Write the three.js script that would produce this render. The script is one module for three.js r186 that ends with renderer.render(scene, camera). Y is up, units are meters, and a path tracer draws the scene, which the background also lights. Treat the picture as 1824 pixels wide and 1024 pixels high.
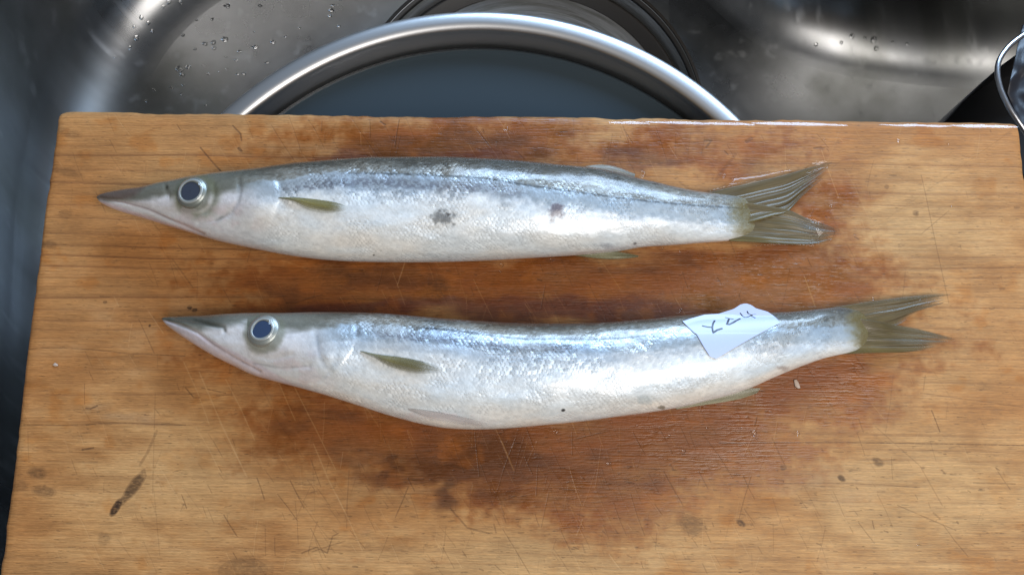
import * as THREE from 'three';
import { mergeVertices } from 'three/addons/utils/BufferGeometryUtils.js';
import { RectAreaLightUniformsLib } from 'three/addons/lights/RectAreaLightUniformsLib.js';

// ---------------------------------------------------------------- camera, light, exposure
const W = 1824, H = 1024, F = 1432;                       // photograph size and focal length in its pixels
const TILT = 13 * Math.PI / 180, CAM_H = 0.350;           // the lens leans 13 degrees forward of straight down, 35 cm above the board
const scene = new THREE.Scene();
scene.background = new THREE.Color().setRGB(0.115, 0.122, 0.132);
const camera = new THREE.PerspectiveCamera(2 * Math.atan(H / 2 / F) * 180 / Math.PI, W / H, 0.02, 20);
camera.position.set(0, CAM_H, 0);
const VD = new THREE.Vector3(0, -Math.cos(TILT), -Math.sin(TILT));
camera.up.set(0, Math.sin(TILT), -Math.cos(TILT));
camera.lookAt(camera.position.clone().add(VD));
camera.updateMatrixWorld(true);

RectAreaLightUniformsLib.init();
function area(name, color, intensity, w, h, pos, target) {
  const l = new THREE.RectAreaLight(new THREE.Color().setRGB(...color), intensity, w, h);
  l.name = name; l.position.set(...pos); l.lookAt(...target); scene.add(l); return l;
}
area('window_light', [0.50, 0.71, 1.0], 15.0, 1.0, 0.45, [0.42, 0.60, -1.10], [0.05, 0, 0.0]);
area('ceiling_light', [1.0, 0.95, 0.90], 8.4, 0.8, 0.7, [0.62, 1.20, 0.40], [0.1, 0, 0.0]);

const renderer = new THREE.WebGLRenderer({ antialias: true });
renderer.toneMapping = THREE.LinearToneMapping;
renderer.toneMappingExposure = 1.04;
renderer.shadowMap.enabled = true;

// ---------------------------------------------------------------- helpers: pixels <-> places, noise, drawing
const CR = new THREE.Vector3(1, 0, 0), CU = new THREE.Vector3(0, Math.sin(TILT), -Math.cos(TILT));
function at(px, py, y) {                                   // the point at height y that lies in the direction of a photograph pixel
  const a = (px - W / 2) / F, b = -(py - H / 2) / F;
  const dx = VD.x + a * CR.x + b * CU.x, dy = VD.y + a * CR.y + b * CU.y, dz = VD.z + a * CR.z + b * CU.z;
  const t = (y - CAM_H) / dy;
  return new THREE.Vector3(dx * t, y, dz * t);
}
function toPx(x, y, z) {
  const vy = y - CAM_H, d = vy * VD.y + z * VD.z;
  return [W / 2 + F * x / d, H / 2 - F * (vy * CU.y + z * CU.z) / d];
}
const clamp = (x, a = 0, b = 1) => Math.min(b, Math.max(a, x));
const sm = (a, b, x) => { const t = clamp((x - a) / (b - a)); return t * t * (3 - 2 * t); };
const mixc = (a, b, t) => [a[0] + (b[0] - a[0]) * t, a[1] + (b[1] - a[1]) * t, a[2] + (b[2] - a[2]) * t];
function rng(seed) { let s = seed | 0; return () => { s = (s + 0x6d2b79f5) | 0; let t = Math.imul(s ^ (s >>> 15), 1 | s); t = (t + Math.imul(t ^ (t >>> 7), 61 | t)) ^ t; return ((t ^ (t >>> 14)) >>> 0) / 4294967296; }; }
function hash(i, j) { let h = Math.imul(i, 374761393) + Math.imul(j, 668265263) | 0; h = Math.imul(h ^ (h >>> 13), 1274126177); return ((h ^ (h >>> 16)) >>> 0) / 4294967296; }
const NT = new Float32Array(65536); for (let k = 0; k < 65536; k++) NT[k] = hash(k & 255, k >> 8);
function noise(x, y) {
  const i = Math.floor(x), j = Math.floor(y), u = x - i, v = y - j, a = u * u * (3 - 2 * u), b = v * v * (3 - 2 * v);
  const i0 = i & 255, i1 = (i + 1) & 255, j0 = (j & 255) << 8, j1 = ((j + 1) & 255) << 8;
  const p = NT[j0 | i0], q = NT[j0 | i1], r = NT[j1 | i0], s = NT[j1 | i1];
  return p + (q - p) * a + (r - p) * b + (p - q - r + s) * a * b;
}
function fbm(x, y, n = 4) { let s = 0, a = 0.5, t = 0; for (let k = 0; k < n; k++) { s += a * noise(x, y); t += a; x = x * 2.03 + 17.1; y = y * 2.03 + 9.7; a *= 0.5; } return s / t; }
function pchip(pts) {                                      // smooth curve y(x) through points without overshoot
  const n = pts.length, m = new Array(n).fill(0), d = [];
  for (let k = 0; k < n - 1; k++) d.push((pts[k + 1][1] - pts[k][1]) / (pts[k + 1][0] - pts[k][0]));
  m[0] = d[0]; m[n - 1] = d[n - 2];
  for (let k = 1; k < n - 1; k++) m[k] = d[k - 1] * d[k] <= 0 ? 0 : 2 / (1 / d[k - 1] + 1 / d[k]);
  return (x) => {
    if (x <= pts[0][0]) return pts[0][1]; if (x >= pts[n - 1][0]) return pts[n - 1][1];
    let k = 0; while (x > pts[k + 1][0]) k++;
    const h = pts[k + 1][0] - pts[k][0], t = (x - pts[k][0]) / h, t2 = t * t, t3 = t2 * t;
    return (2 * t3 - 3 * t2 + 1) * pts[k][1] + (t3 - 2 * t2 + t) * h * m[k] + (3 * t2 - 2 * t3) * pts[k + 1][1] + (t3 - t2) * h * m[k + 1];
  };
}
function segDist(x, y, pl) {                               // distance from a polyline
  let best = 1e9;
  for (let k = 0; k < pl.length - 1; k++) {
    const ax = pl[k][0], ay = pl[k][1], bx = pl[k + 1][0] - ax, by = pl[k + 1][1] - ay, t = clamp(((x - ax) * bx + (y - ay) * by) / (bx * bx + by * by + 1e-9));
    const ex = x - ax - bx * t, ey = y - ay - by * t, q = ex * ex + ey * ey; if (q < best) best = q;
  }
  return Math.sqrt(best);
}
function inside(x, y, pg) { let c = false; for (let i = 0, j = pg.length - 1; i < pg.length; j = i++) if ((pg[i][1] > y) !== (pg[j][1] > y) && x < (pg[j][0] - pg[i][0]) * (y - pg[i][1]) / (pg[j][1] - pg[i][1]) + pg[i][0]) c = !c; return c; }
const dataTex = (arr, w, h, srgb) => { const t = new THREE.DataTexture(arr, w, h, THREE.RGBAFormat); t.magFilter = THREE.LinearFilter; t.minFilter = THREE.LinearFilter; t.wrapS = t.wrapT = THREE.ClampToEdgeWrapping; if (srgb) t.colorSpace = THREE.SRGBColorSpace; t.needsUpdate = true; return t; };
const put = (arr, k, r, g, b) => { arr[k] = clamp(r, 0, 255); arr[k + 1] = clamp(g, 0, 255); arr[k + 2] = clamp(b, 0, 255); arr[k + 3] = 255; };

const taken = new Map();
function numbered(n) { const k = taken.get(n) || 0; taken.set(n, k + 1); return k ? n + '_' + String(k).padStart(3, '0') : n; }
function tag(o, label, category, group, kind) { o.userData.label = label; if (category) o.userData.category = category; if (group) o.userData.group = group; if (kind) o.userData.kind = kind; return o; }
function mesh(name, geo, mat, parent = scene) { const m = new THREE.Mesh(geo, mat); m.name = parent === scene ? numbered(name) : name; m.castShadow = m.receiveShadow = true; parent.add(m); return m; }
function group(name, pos) { const g = new THREE.Group(); g.name = numbered(name); g.position.copy(pos); scene.add(g); return g; }
function geoFrom(pos, idx, uv) {
  const g = new THREE.BufferGeometry(); g.setAttribute('position', new THREE.Float32BufferAttribute(pos, 3));
  if (uv) g.setAttribute('uv', new THREE.Float32BufferAttribute(uv, 2));
  g.setIndex(idx); g.computeVertexNormals(); return g;
}
// a closed shell of a little thickness over a grid of points P(u, v) -> Vector3, thickness T(u, v) downwards
function shell(P, nu, nv, T, uvOf = (u, v) => [u, v]) {
  const pos = [], uv = [], idx = [], n = (nu + 1) * (nv + 1);
  for (let s = 0; s < 2; s++) for (let j = 0; j <= nv; j++) for (let i = 0; i <= nu; i++) {
    const p = P(i / nu, j / nv); pos.push(p.x, p.y - (s ? T(i / nu, j / nv) : 0), p.z); uv.push(...uvOf(i / nu, j / nv));
  }
  const A = (i, j, s) => s * n + j * (nu + 1) + i;
  for (let j = 0; j < nv; j++) for (let i = 0; i < nu; i++) {
    idx.push(A(i, j, 0), A(i, j + 1, 0), A(i + 1, j, 0), A(i + 1, j, 0), A(i, j + 1, 0), A(i + 1, j + 1, 0));
    idx.push(A(i, j, 1), A(i + 1, j, 1), A(i, j + 1, 1), A(i + 1, j, 1), A(i + 1, j + 1, 1), A(i, j + 1, 1));
  }
  const rim = []; for (let i = 0; i < nu; i++) rim.push([i, 0]); for (let j = 0; j < nv; j++) rim.push([nu, j]); for (let i = nu; i > 0; i--) rim.push([i, nv]); for (let j = nv; j > 0; j--) rim.push([0, j]);
  for (let k = 0; k < rim.length; k++) { const a = rim[k], b = rim[(k + 1) % rim.length]; idx.push(A(...a, 0), A(...b, 0), A(...a, 1), A(...b, 0), A(...b, 1), A(...a, 1)); }
  const g = geoFrom(pos, idx, uv);
  // point the top upwards
  const nrm = g.attributes.normal; let s = 0; for (let k = 0; k < n; k++) s += nrm.getY(k);
  if (s < 0) { const ix = g.index.array; for (let k = 0; k < ix.length; k += 3) { const t = ix[k]; ix[k] = ix[k + 1]; ix[k + 1] = t; } g.computeVertexNormals(); }
  return g;
}
const centred = (geo, p) => geo.translate(-p.x, -p.y, -p.z);

const BOARD_T = 0.030, FLOOR_Y = -0.200;

// ---------------------------------------------------------------- sink (steel basin with rounded corners)
function steelMaps(seed, w, h, size) {
  const c = new Uint8Array(w * h * 4), r = new Uint8Array(w * h * 4);
  for (let j = 0; j < h; j++) for (let i = 0; i < w; i++) {
    const x = i / w * size, y = j / h * size, k = (j * w + i) * 4;
    const big = fbm(x * 9 + seed, y * 9, 4), fine = fbm(x * 60, y * 60 + seed, 4), film = sm(0.35, 0.75, fbm(x * 16 + 40, y * 16 + seed * 3, 5));
    const spot = sm(0.66, 0.84, fbm(x * 110 + seed, y * 110 + 5, 3));
    const v = 150 + (big - 0.5) * 44 + (fine - 0.5) * 22 - film * 20 + spot * 14;
    put(c, k, v * 0.985, v * 0.99, v * 0.995 - film * 4);
    const q = 78 + (big - 0.5) * 36 + film * 24 + (fine - 0.5) * 26 + spot * 22; put(r, k, q, q, q);
  }
  return [dataTex(c, w, h, true), dataTex(r, w, h)];
}
const [steelC, steelR] = steelMaps(3, 1024, 1024, 1.2);
for (const t of [steelC, steelR]) t.wrapS = t.wrapT = THREE.RepeatWrapping;
const sinkSteel = new THREE.MeshPhysicalMaterial({ name: 'brushed_steel', map: steelC, roughnessMap: steelR, roughness: 1, metalness: 1, side: THREE.DoubleSide });

const fpt = (x, y) => at(x, y, FLOOR_Y);
const outlinePx = [[198, 600], [212, 330], [246, 190], [294, 95], [364, 22], [468, -42], [620, -110], [800, -165], [980, -178], [1130, -120], [1245, -10], [1345, 76], [1455, 122], [1600, 147], [1760, 162], [1930, 178], [2060, 270], [2110, 500], [2060, 900], [1800, 1110], [1300, 1150], [700, 1150], [330, 1110], [205, 930]];
const outline = new THREE.CatmullRomCurve3(outlinePx.map(([x, y]) => fpt(x, y)), true, 'centripetal');
const ON = 420, ring = [];
for (let k = 0; k < ON; k++) { const p = outline.getPoint(k / ON), t = outline.getTangent(k / ON); ring.push([p, new THREE.Vector3(-t.z, 0, t.x).normalize()]); }
{ const c = fpt(1000, 500); for (const q of ring) if (q[1].dot(q[0].clone().sub(c)) < 0) q[1].negate(); }
const profile = [];
{ const R = 0.046; for (let k = 0; k <= 12; k++) { const a = k / 12 * 87 * Math.PI / 180; profile.push([R * Math.sin(a), R * (1 - Math.cos(a))]); }
  const [o, h] = profile[12], top = -FLOOR_Y - 0.032; for (let k = 1; k <= 5; k++) profile.push([o + (top - h) * Math.tan(3 * Math.PI / 180) * k / 5, h + (top - h) * k / 5]);
  const [o2, h2] = profile[17]; for (let k = 1; k <= 5; k++) { const a = k / 5 * 82 * Math.PI / 180; profile.push([o2 + 0.010 * (1 - Math.cos(a)) * 1.0, h2 + 0.010 * Math.sin(a) * 0.2]); }
  profile.push([o2 + 0.09, h2 + 0.0021]); }
const sinkPoint = (k, j) => { const [p, n] = ring[(k + ON) % ON]; return new THREE.Vector3(p.x + n.x * profile[j][0], FLOOR_Y + profile[j][1], p.z + n.z * profile[j][0]); };
// drain circles fitted on the floor
const DRAIN_C = at(940, 205, FLOOR_Y), DRAIN_R = at(1250, 175, FLOOR_Y).distanceTo(DRAIN_C);
{
  const pos = [], uv = [], idx = [];
  for (let j = 0; j < profile.length; j++) for (let k = 0; k <= ON; k++) { const p = sinkPoint(k, j); pos.push(p.x, p.y, p.z); uv.push((p.x + p.y * 0.6) / 1.2, (p.z + p.y * 0.6) / 1.2); }
  for (let j = 0; j < profile.length - 1; j++) for (let k = 0; k < ON; k++) { const a = j * (ON + 1) + k, b = a + ON + 1; idx.push(a, a + 1, b, a + 1, b + 1, b); }
  const wallGeo = geoFrom(pos, idx, uv);
  const sh = new THREE.Shape(ring.map(([p]) => new THREE.Vector2(p.x, -p.z)));
  const hole = new THREE.Path(); hole.absarc(DRAIN_C.x, -DRAIN_C.z, DRAIN_R, 0, Math.PI * 2, true); sh.holes.push(hole);
  const fg = new THREE.ShapeGeometry(sh, 96); fg.rotateX(-Math.PI / 2); fg.translate(0, FLOOR_Y, 0);
  const u = fg.attributes.uv, p = fg.attributes.position; for (let k = 0; k < u.count; k++) u.setXY(k, (p.getX(k) + FLOOR_Y * 0.6) / 1.2, (p.getZ(k) + FLOOR_Y * 0.6) / 1.2);
  const base = new THREE.Vector3(DRAIN_C.x, FLOOR_Y, DRAIN_C.z);
  const sink = group('kitchen_sink', base); tag(sink, 'brushed stainless steel kitchen sink basin with rounded corners under the board', 'sink', null, 'structure');
  mesh('basin_wall', centred(wallGeo, base), sinkSteel, sink);
  mesh('basin_floor', centred(fg, base), sinkSteel, sink);
  const lathe = (pts, n = 128) => new THREE.LatheGeometry(pts.map(([r, y]) => new THREE.Vector2(r, y)), n);
  const D = 0.020, R = DRAIN_R, satin = new THREE.MeshStandardMaterial({ name: 'satin_steel', map: steelC, color: new THREE.Color().setRGB(1.5, 1.5, 1.5), roughness: 0.6, metalness: 1, side: THREE.DoubleSide });
  const cup = lathe([[R, 0], [R - 0.0015, -0.0008], [R - 0.003, -0.003], [R - 0.006, -D + 0.006], [R - 0.008, -D + 0.001], [R - 0.012, -D]]);
  mesh('drain_wall', cup, satin, sink);
  const grime = new THREE.MeshStandardMaterial({ name: 'dark_seal', color: new THREE.Color().setRGB(0.028, 0.024, 0.02), roughness: 0.55 });
  mesh('drain_seal', lathe([[R - 0.0005, 0.0010], [R + 0.0016, 0.0008], [R + 0.0018, 0.0001], [R - 0.003, -0.001], [R - 0.0038, -0.004], [R - 0.001, -0.003], [R - 0.0005, 0.0010]]), grime, sink);
  mesh('drain_seal', lathe([[R - 0.0095, -D + 0.005], [R - 0.0085, -D + 0.009], [R - 0.0105, -D + 0.008], [R - 0.018, -D + 0.0025], [R - 0.018, -D + 0.0012], [R - 0.0095, -D + 0.005]]), grime, sink);
  mesh('drain_cover', lathe([[0.0001, -D + 0.003], [R - 0.04, -D + 0.003], [R - 0.03, -D + 0.002], [R - 0.012, -D + 0.0005]]), satin, sink);
}

// ---------------------------------------------------------------- wash bowl with water
function circle3(a, b, c) {                                // circle through three points in a level plane
  const d = 2 * (a.x * (b.z - c.z) + b.x * (c.z - a.z) + c.x * (a.z - b.z)), s = (p) => p.x * p.x + p.z * p.z;
  const x = (s(a) * (b.z - c.z) + s(b) * (c.z - a.z) + s(c) * (a.z - b.z)) / d, z = (s(a) * (c.x - b.x) + s(b) * (a.x - c.x) + s(c) * (b.x - a.x)) / d;
  return [x, z, Math.hypot(a.x - x, a.z - z)];
}
{
  const rimY = -BOARD_T - 0.0005;
  const [cx, cz, R] = circle3(at(390, 205, rimY - 0.003), at(853, 21, rimY - 0.003), at(1321, 215, rimY - 0.003));
  const base = new THREE.Vector3(cx, FLOOR_Y, cz), h = rimY - FLOOR_Y;
  const bowl = group('wash_bowl', base); tag(bowl, 'wide stainless steel wash bowl holding water behind the wooden board', 'bowl');
  const L = (pts) => new THREE.LatheGeometry(pts.map(([r, y]) => new THREE.Vector2(r, y)), 200);
  const bowlSteel = new THREE.MeshPhysicalMaterial({ name: 'polished_steel', color: new THREE.Color().setRGB(0.62, 0.62, 0.62), roughness: 0.40, metalness: 1, side: THREE.DoubleSide });
  const inner = []; for (let k = 0; k <= 8; k++) { const a = k / 8 * Math.PI / 2; inner.push([R - 0.075 + 0.045 * Math.sin(a), 0.003 + 0.045 * (1 - Math.cos(a))]); }
  inner.unshift([0.0001, 0.003]); inner.push([R - 0.0148, h - 0.016]);
  mesh('bowl_wall', L([...inner, [R - 0.0118, h - 0.0065], [R - 0.0116, h - 0.004]]), bowlSteel, bowl);
  mesh('foot', L([[0.0001, 0.0], [R - 0.075, 0.0], [R - 0.070, 0.0015], [R - 0.07, 0.004]]), bowlSteel, bowl);
  const roll = []; for (let k = 0; k <= 24; k++) { const a = Math.PI * (1.0 - k / 24 * 1.35); roll.push([R - 0.0058 + 0.0058 * Math.sign(Math.cos(a)) * Math.pow(Math.abs(Math.cos(a)), 0.8), h - 0.0042 + 0.0042 * Math.sign(Math.sin(a)) * Math.pow(Math.abs(Math.sin(a)), 0.9)]); }
  mesh('rim', L(roll), bowlSteel, bowl);
  const wy = h - 0.0145;
  const water = mesh('bowl_water', L([[0.0001, wy], [R - 0.0195, wy], [R - 0.0170, wy + 0.0003], [R - 0.0153, wy + 0.0018], [R - 0.0170, wy - 0.003], [R - 0.032, 0.05], [R - 0.05, 0.016], [R - 0.08, 0.0045], [0.0001, 0.0045]]),
    new THREE.MeshPhysicalMaterial({ name: 'cloudy_water', color: new THREE.Color().setRGB(0.062, 0.086, 0.104), roughness: 0.03, transmission: 0.35, thickness: 0.1, ior: 1.333 }));
  water.position.copy(base); tag(water, 'still bluish water filling the steel wash bowl', 'water');
}

// ---------------------------------------------------------------- cutting board
const cornerLB = at(104, 200, -0.003), cornerRB = at(1814, 219, -0.003); cornerLB.y = cornerRB.y = 0;   // the silhouette runs along the rounded edge, 3 mm below the top
const xDir = cornerRB.clone().sub(cornerLB); const BOARD_W = xDir.length(); xDir.normalize();
const zDir = new THREE.Vector3(-xDir.z, 0, xDir.x), BOARD_D = 0.325;
// board (u along its length, w towards the viewer) to world; the left edge leans as it does in the photograph
const shear = (() => { const p = at(1, 960, 0).sub(cornerLB); return p.dot(xDir) / p.dot(zDir); })();
const shearR = (() => { const p = at(1824, 312, 0).sub(cornerRB); return p.dot(xDir) / p.dot(zDir); })();
const boardXZ = (u, w) => { const s = (u / BOARD_W) * clamp(shearR, -0.03, 0.03) + (1 - u / BOARD_W) * shear; return [cornerLB.x + xDir.x * (u + s * w) + zDir.x * w, cornerLB.z + xDir.z * (u + s * w) + zDir.z * w]; };
{
  const TW = 2048, TH = 1424, col = new Uint8Array(TW * TH * 4), rou = new Uint8Array(TW * TH * 4), bum = new Uint8Array(TW * TH * 4);
  // knife marks, nicks and stains with an outline of their own, drawn at their places
  const cv = document.createElement('canvas'); cv.width = TW; cv.height = TH; const cx = cv.getContext('2d');
  cx.fillStyle = 'rgb(128,128,0)'; cx.fillRect(0, 0, TW, TH);   // red: darker below 128, lighter above; green: height of the surface
  const toTex = (px, py) => { const p = at(px, py, 0).sub(cornerLB); const w = p.dot(zDir), u0 = p.dot(xDir); const s = (u0 / BOARD_W) * clamp(shearR, -0.03, 0.03) + (1 - u0 / BOARD_W) * shear; return [(u0 - s * w) / BOARD_W * TW, w / BOARD_D * TH]; };
  const R = rng(11);
  const stroke = (pts, width, tone, alpha, height = 128, ha = 0) => {
    cx.beginPath(); pts.forEach(([x, y], k) => { const [a, b] = toTex(x, y); k ? cx.lineTo(a, b) : cx.moveTo(a, b); });
    cx.lineCap = 'round'; cx.lineJoin = 'round'; cx.lineWidth = width * 1.19; cx.strokeStyle = `rgba(${tone},${ha ? height : 128},0,${alpha})`; cx.stroke();
  };
  const cut = (x, y, ang, len, width, tone, alpha, h) => { const a = ang * Math.PI / 180, b = (R() - 0.5) * len * 0.04; stroke([[x - Math.cos(a) * len / 2, y - Math.sin(a) * len / 2], [x - Math.sin(a) * b, y + Math.cos(a) * b], [x + Math.cos(a) * len / 2, y + Math.sin(a) * len / 2]], width, tone, alpha, h, 1); };
  for (let k = 0; k < 1500; k++) {                          // many fine old cuts, thickest where the knife usually falls
    const x = 880 + (R() + R() + R() - 1.5) * 760, y = 220 + R() * 800, a = R() < 0.55 ? 62 + (R() - 0.5) * 22 : R() < 0.5 ? 100 + (R() - 0.5) * 30 : (R() - 0.5) * 40;
    cut(x, y, a, 12 + R() * R() * 100, 0.9 + R() * R() * 1.0, R() < 0.58 ? 40 : 205, 0.14 + R() * R() * 0.5, 70);
  }
  for (let k = 0; k < 300; k++) {                          // short dark nicks
    const x = 560 + R() * 1230, y = R() < 0.72 ? 800 + R() * 224 : 215 + R() * 320; if (x < 760 && R() < 0.6) continue;
    cut(x, y, R() < 0.4 ? (R() - 0.5) * 16 : 45 + (R() - 0.5) * 70, 3 + R() * R() * 20, 0.9 + R() * R() * 2.6, 18, 0.12 + R() * R() * 0.5, 80);
  }
  for (const [x, y, a, l, w] of [[392, 745, 66, 180, 2.2], [415, 800, 64, 110, 2], [428, 730, 65, 120, 1.6], [350, 700, 68, 120, 1.6], [560, 760, 64, 170, 1.6], [585, 850, 66, 130, 2], [905, 812, 68, 55, 2.4], [370, 800, 62, 90, 1.4], [620, 930, 66, 110, 1.8], [500, 690, 66, 130, 1.5], [1440, 520, 70, 55, 2]]) cut(x, y, a, l, w, 205, 0.5, 100);
  for (const [pts, w, t, al] of [
    [[[1280, 789], [1500, 788], [1700, 791], [1900, 795]], 1.6, 25, 0.8], [[[1290, 862], [1500, 860], [1640, 868]], 1.2, 35, 0.6], [[[40, 757], [140, 757], [200, 753], [330, 757]], 1.8, 40, 0.7], [[[35, 622], [100, 619], [160, 622], [230, 630], [330, 634]], 1.8, 45, 0.7],
    [[[357, 263], [380, 290], [394, 305]], 3.0, 30, 0.7], [[[414, 224], [428, 238], [430, 250]], 3.0, 30, 0.75], [[[425, 264], [430, 269]], 5, 20, 0.7], [[[309, 462], [328, 488], [345, 512]], 2.4, 60, 0.5],
    [[[330, 690], [345, 708], [356, 708]], 2, 25, 0.7], [[[278, 768], [262, 805], [248, 828]], 5, 78, 0.6], [[[270, 880], [276, 700]], 1.4, 70, 0.5], [[[282, 990], [272, 870]], 1.6, 80, 0.4],
    [[[145, 801], [165, 798]], 2.6, 25, 0.8], [[[152, 727], [160, 728], [172, 723]], 3, 25, 0.7], [[[1640, 312], [1665, 430], [1690, 540]], 1.8, 60, 0.5], [[[1690, 375], [1640, 417], [1590, 418]], 1.6, 55, 0.5],
    [[[1480, 640], [1600, 655], [1720, 672]], 1.6, 60, 0.5], [[[1640, 700], [1824, 725]], 2, 60, 0.5], [[[1735, 860], [1810, 862]], 2, 45, 0.6], [[[1600, 900], [1705, 945]], 1.6, 50, 0.6],
    [[[1560, 760], [1640, 830], [1680, 900]], 2, 70, 0.5], [[[535, 985], [560, 975], [580, 985], [590, 955], [600, 950]], 2.2, 30, 0.55], [[[470, 940], [470, 990]], 1.5, 45, 0.4], [[[800, 905], [830, 940], [870, 950]], 3, 45, 0.55],
    [[[1245, 840], [1262, 870]], 2, 50, 0.5], [[[1555, 280], [1500, 285], [1480, 300]], 1.6, 70, 0.4], [[[1255, 250], [1268, 250], [1258, 262]], 4, 35, 0.6], [[[1330, 252], [1338, 247]], 7, 40, 0.6], [[[1450, 264], [1462, 262]], 4, 40, 0.6], [[[1310, 275], [1290, 300], [1275, 320]], 6, 70, 0.4], [[[1210, 325], [1240, 345]], 4, 60, 0.4],
    [[[690, 380], [700, 395]], 1, 128, 0]]) stroke(pts, w * 0.9, t, al * 0.8, 95, 1);
  // brown spill marks
  const blob = (x, y, rx, ry, rot, tone, alpha) => { const [a, b] = toTex(x, y); for (const [k, q] of [[1.25, 0.35], [1.0, 0.6], [0.75, 0.4]]) { cx.beginPath(); for (let t = 0; t <= 40; t++) { const th = t / 40 * Math.PI * 2, r = 1 + 0.22 * (fbm(Math.cos(th) * 1.6 + x, Math.sin(th) * 1.6 + y, 3) - 0.5) * 2, e = Math.cos(th) * rx * r * k * 1.19, f = Math.sin(th) * ry * r * k * 1.19, X = a + e * Math.cos(rot) - f * Math.sin(rot), Y = b + e * Math.sin(rot) + f * Math.cos(rot); t ? cx.lineTo(X, Y) : cx.moveTo(X, Y); } cx.fillStyle = `rgba(${tone},128,0,${alpha * q})`; cx.fill(); } };
  blob(64, 843, 14, 8, 0.1, 62, 0.75); blob(76, 875, 17, 8, 0.2, 66, 0.7); blob(34, 864, 14, 8, 0.1, 72, 0.5); blob(183, 960, 9, 9, 0, 75, 0.45); blob(118, 235, 24, 7, 0.25, 78, 0.55); blob(120, 307, 28, 7, 0.2, 74, 0.55); blob(115, 382, 12, 8, 0, 80, 0.5);
  blob(85, 435, 14, 7, 0.1, 70, 0.6); blob(236, 868, 26, 7.5, -0.95, 34, 1); blob(205, 904, 13, 5.5, -1.0, 0, 1); blob(205, 905, 11, 4.5, -1.0, 0, 1); blob(228, 906, 16, 8, 0, 96, 0.4); blob(348, 552, 4, 3, 0, 5, 0.9); blob(339, 548, 4, 3, 0, 5, 0.8); blob(187, 538, 3, 2, 0, 10, 0.9); blob(267, 580, 2, 2, 0, 10, 0.8);
  blob(785, 508, 16, 12, 0, 52, 0.5); blob(600, 495, 30, 24, 0.4, 66, 0.4); blob(1565, 823, 9, 6, 0.4, 40, 0.6); blob(1630, 380, 5, 4, 0, 40, 0.7); blob(1578, 333, 4, 4, 0, 60, 0.7); blob(1500, 852, 6, 4, 0.5, 18, 0.8); blob(1322, 932, 7, 4, 0.5, 18, 0.8); blob(1236, 935, 20, 14, 0.3, 50, 0.45); blob(1396, 833, 5, 4, 0, 35, 0.6); blob(1485, 453, 24, 22, 0.5, 92, 0.45);
  blob(910, 885, 26, 14, 0.1, 66, 0.35); blob(430, 1018, 40, 20, 0, 62, 0.5); blob(1345, 310, 22, 26, 0.2, 88, 0.4); blob(1175, 620, 1, 1, 0, 128, 0);
  const marks = cx.getImageData(0, 0, TW, TH).data;
  // wet wood: ellipses [x, y, rx, ry, strength] whose union is roughened at the edge
  const wet = [[950, 505, 600, 60, 1.1], [620, 505, 300, 70, 1], [800, 255, 330, 75, 0.95], [1180, 262, 180, 55, 0.65], [1150, 520, 420, 80, 1.0], [1400, 505, 230, 90, 0.95], [1480, 380, 110, 120, 0.62], [700, 770, 260, 95, 1.05], [930, 800, 300, 115, 1.05], [1150, 790, 330, 110, 1.0], [1400, 690, 230, 90, 0.85], [1520, 670, 150, 70, 0.7], [1060, 880, 190, 95, 0.85], [520, 700, 110, 60, 0.7], [430, 470, 100, 50, 0.5], [1700, 600, 130, 60, 0.35], [560, 600, 250, 120, 0.7], [1330, 270, 130, 50, 0.5]];
  const deep = [[830, 830, 230, 60, 0.85], [1080, 850, 160, 60, 0.5], [800, 845, 120, 38, 1], [690, 820, 60, 25, 0.9], [790, 885, 50, 55, 0.8], [640, 490, 160, 35, 0.7], [840, 250, 80, 40, 0.75], [700, 262, 120, 35, 0.7], [980, 270, 120, 30, 0.6], [1130, 285, 80, 40, 0.55], [500, 505, 60, 30, 0.6], [1120, 480, 260, 30, 0.5], [560, 740, 80, 40, 0.5], [900, 775, 60, 30, 0.5]];
  const red = [[980, 560, 330, 26, 1], [700, 552, 240, 20, 0.85], [560, 545, 120, 16, 0.6], [830, 285, 160, 20, 0.7], [610, 280, 70, 16, 0.6], [850, 765, 40, 14, 0.6], [1130, 300, 60, 24, 0.5]];
  const pale = [[350, 850, 330, 190, 0.6], [1640, 900, 300, 170, 0.8], [1650, 420, 220, 190, 0.6], [880, 1000, 700, 70, 0.7], [1420, 840, 160, 60, 0.8], [250, 620, 170, 130, 0.25], [640, 880, 70, 40, 0.5]];
  const grey = [[240, 745, 60, 20, 0.6], [640, 840, 60, 60, 0.7], [720, 900, 70, 30, 0.6], [520, 800, 120, 70, 0.45], [1460, 860, 120, 60, 0.4], [1250, 830, 200, 60, 0.25], [250, 590, 150, 120, 0.25]];
  const sumE = (list, x, y) => { let m = 0; for (const [a, b, rx, ry, s] of list) { const e = (x - a) / rx, f = (y - b) / ry, d2 = e * e + f * f; if (d2 < 2.5) { const t = s * (1.35 - Math.sqrt(d2)); if (t > m) m = t; } } return m; };
  // slow fields on a coarse grid: [wobble, patch, mottle, wet, deep, red, pale, grey, orange, px, py]
  const CW = 513, CH = 357, NF = 11, fld = new Float32Array(CW * CH * NF);
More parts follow.
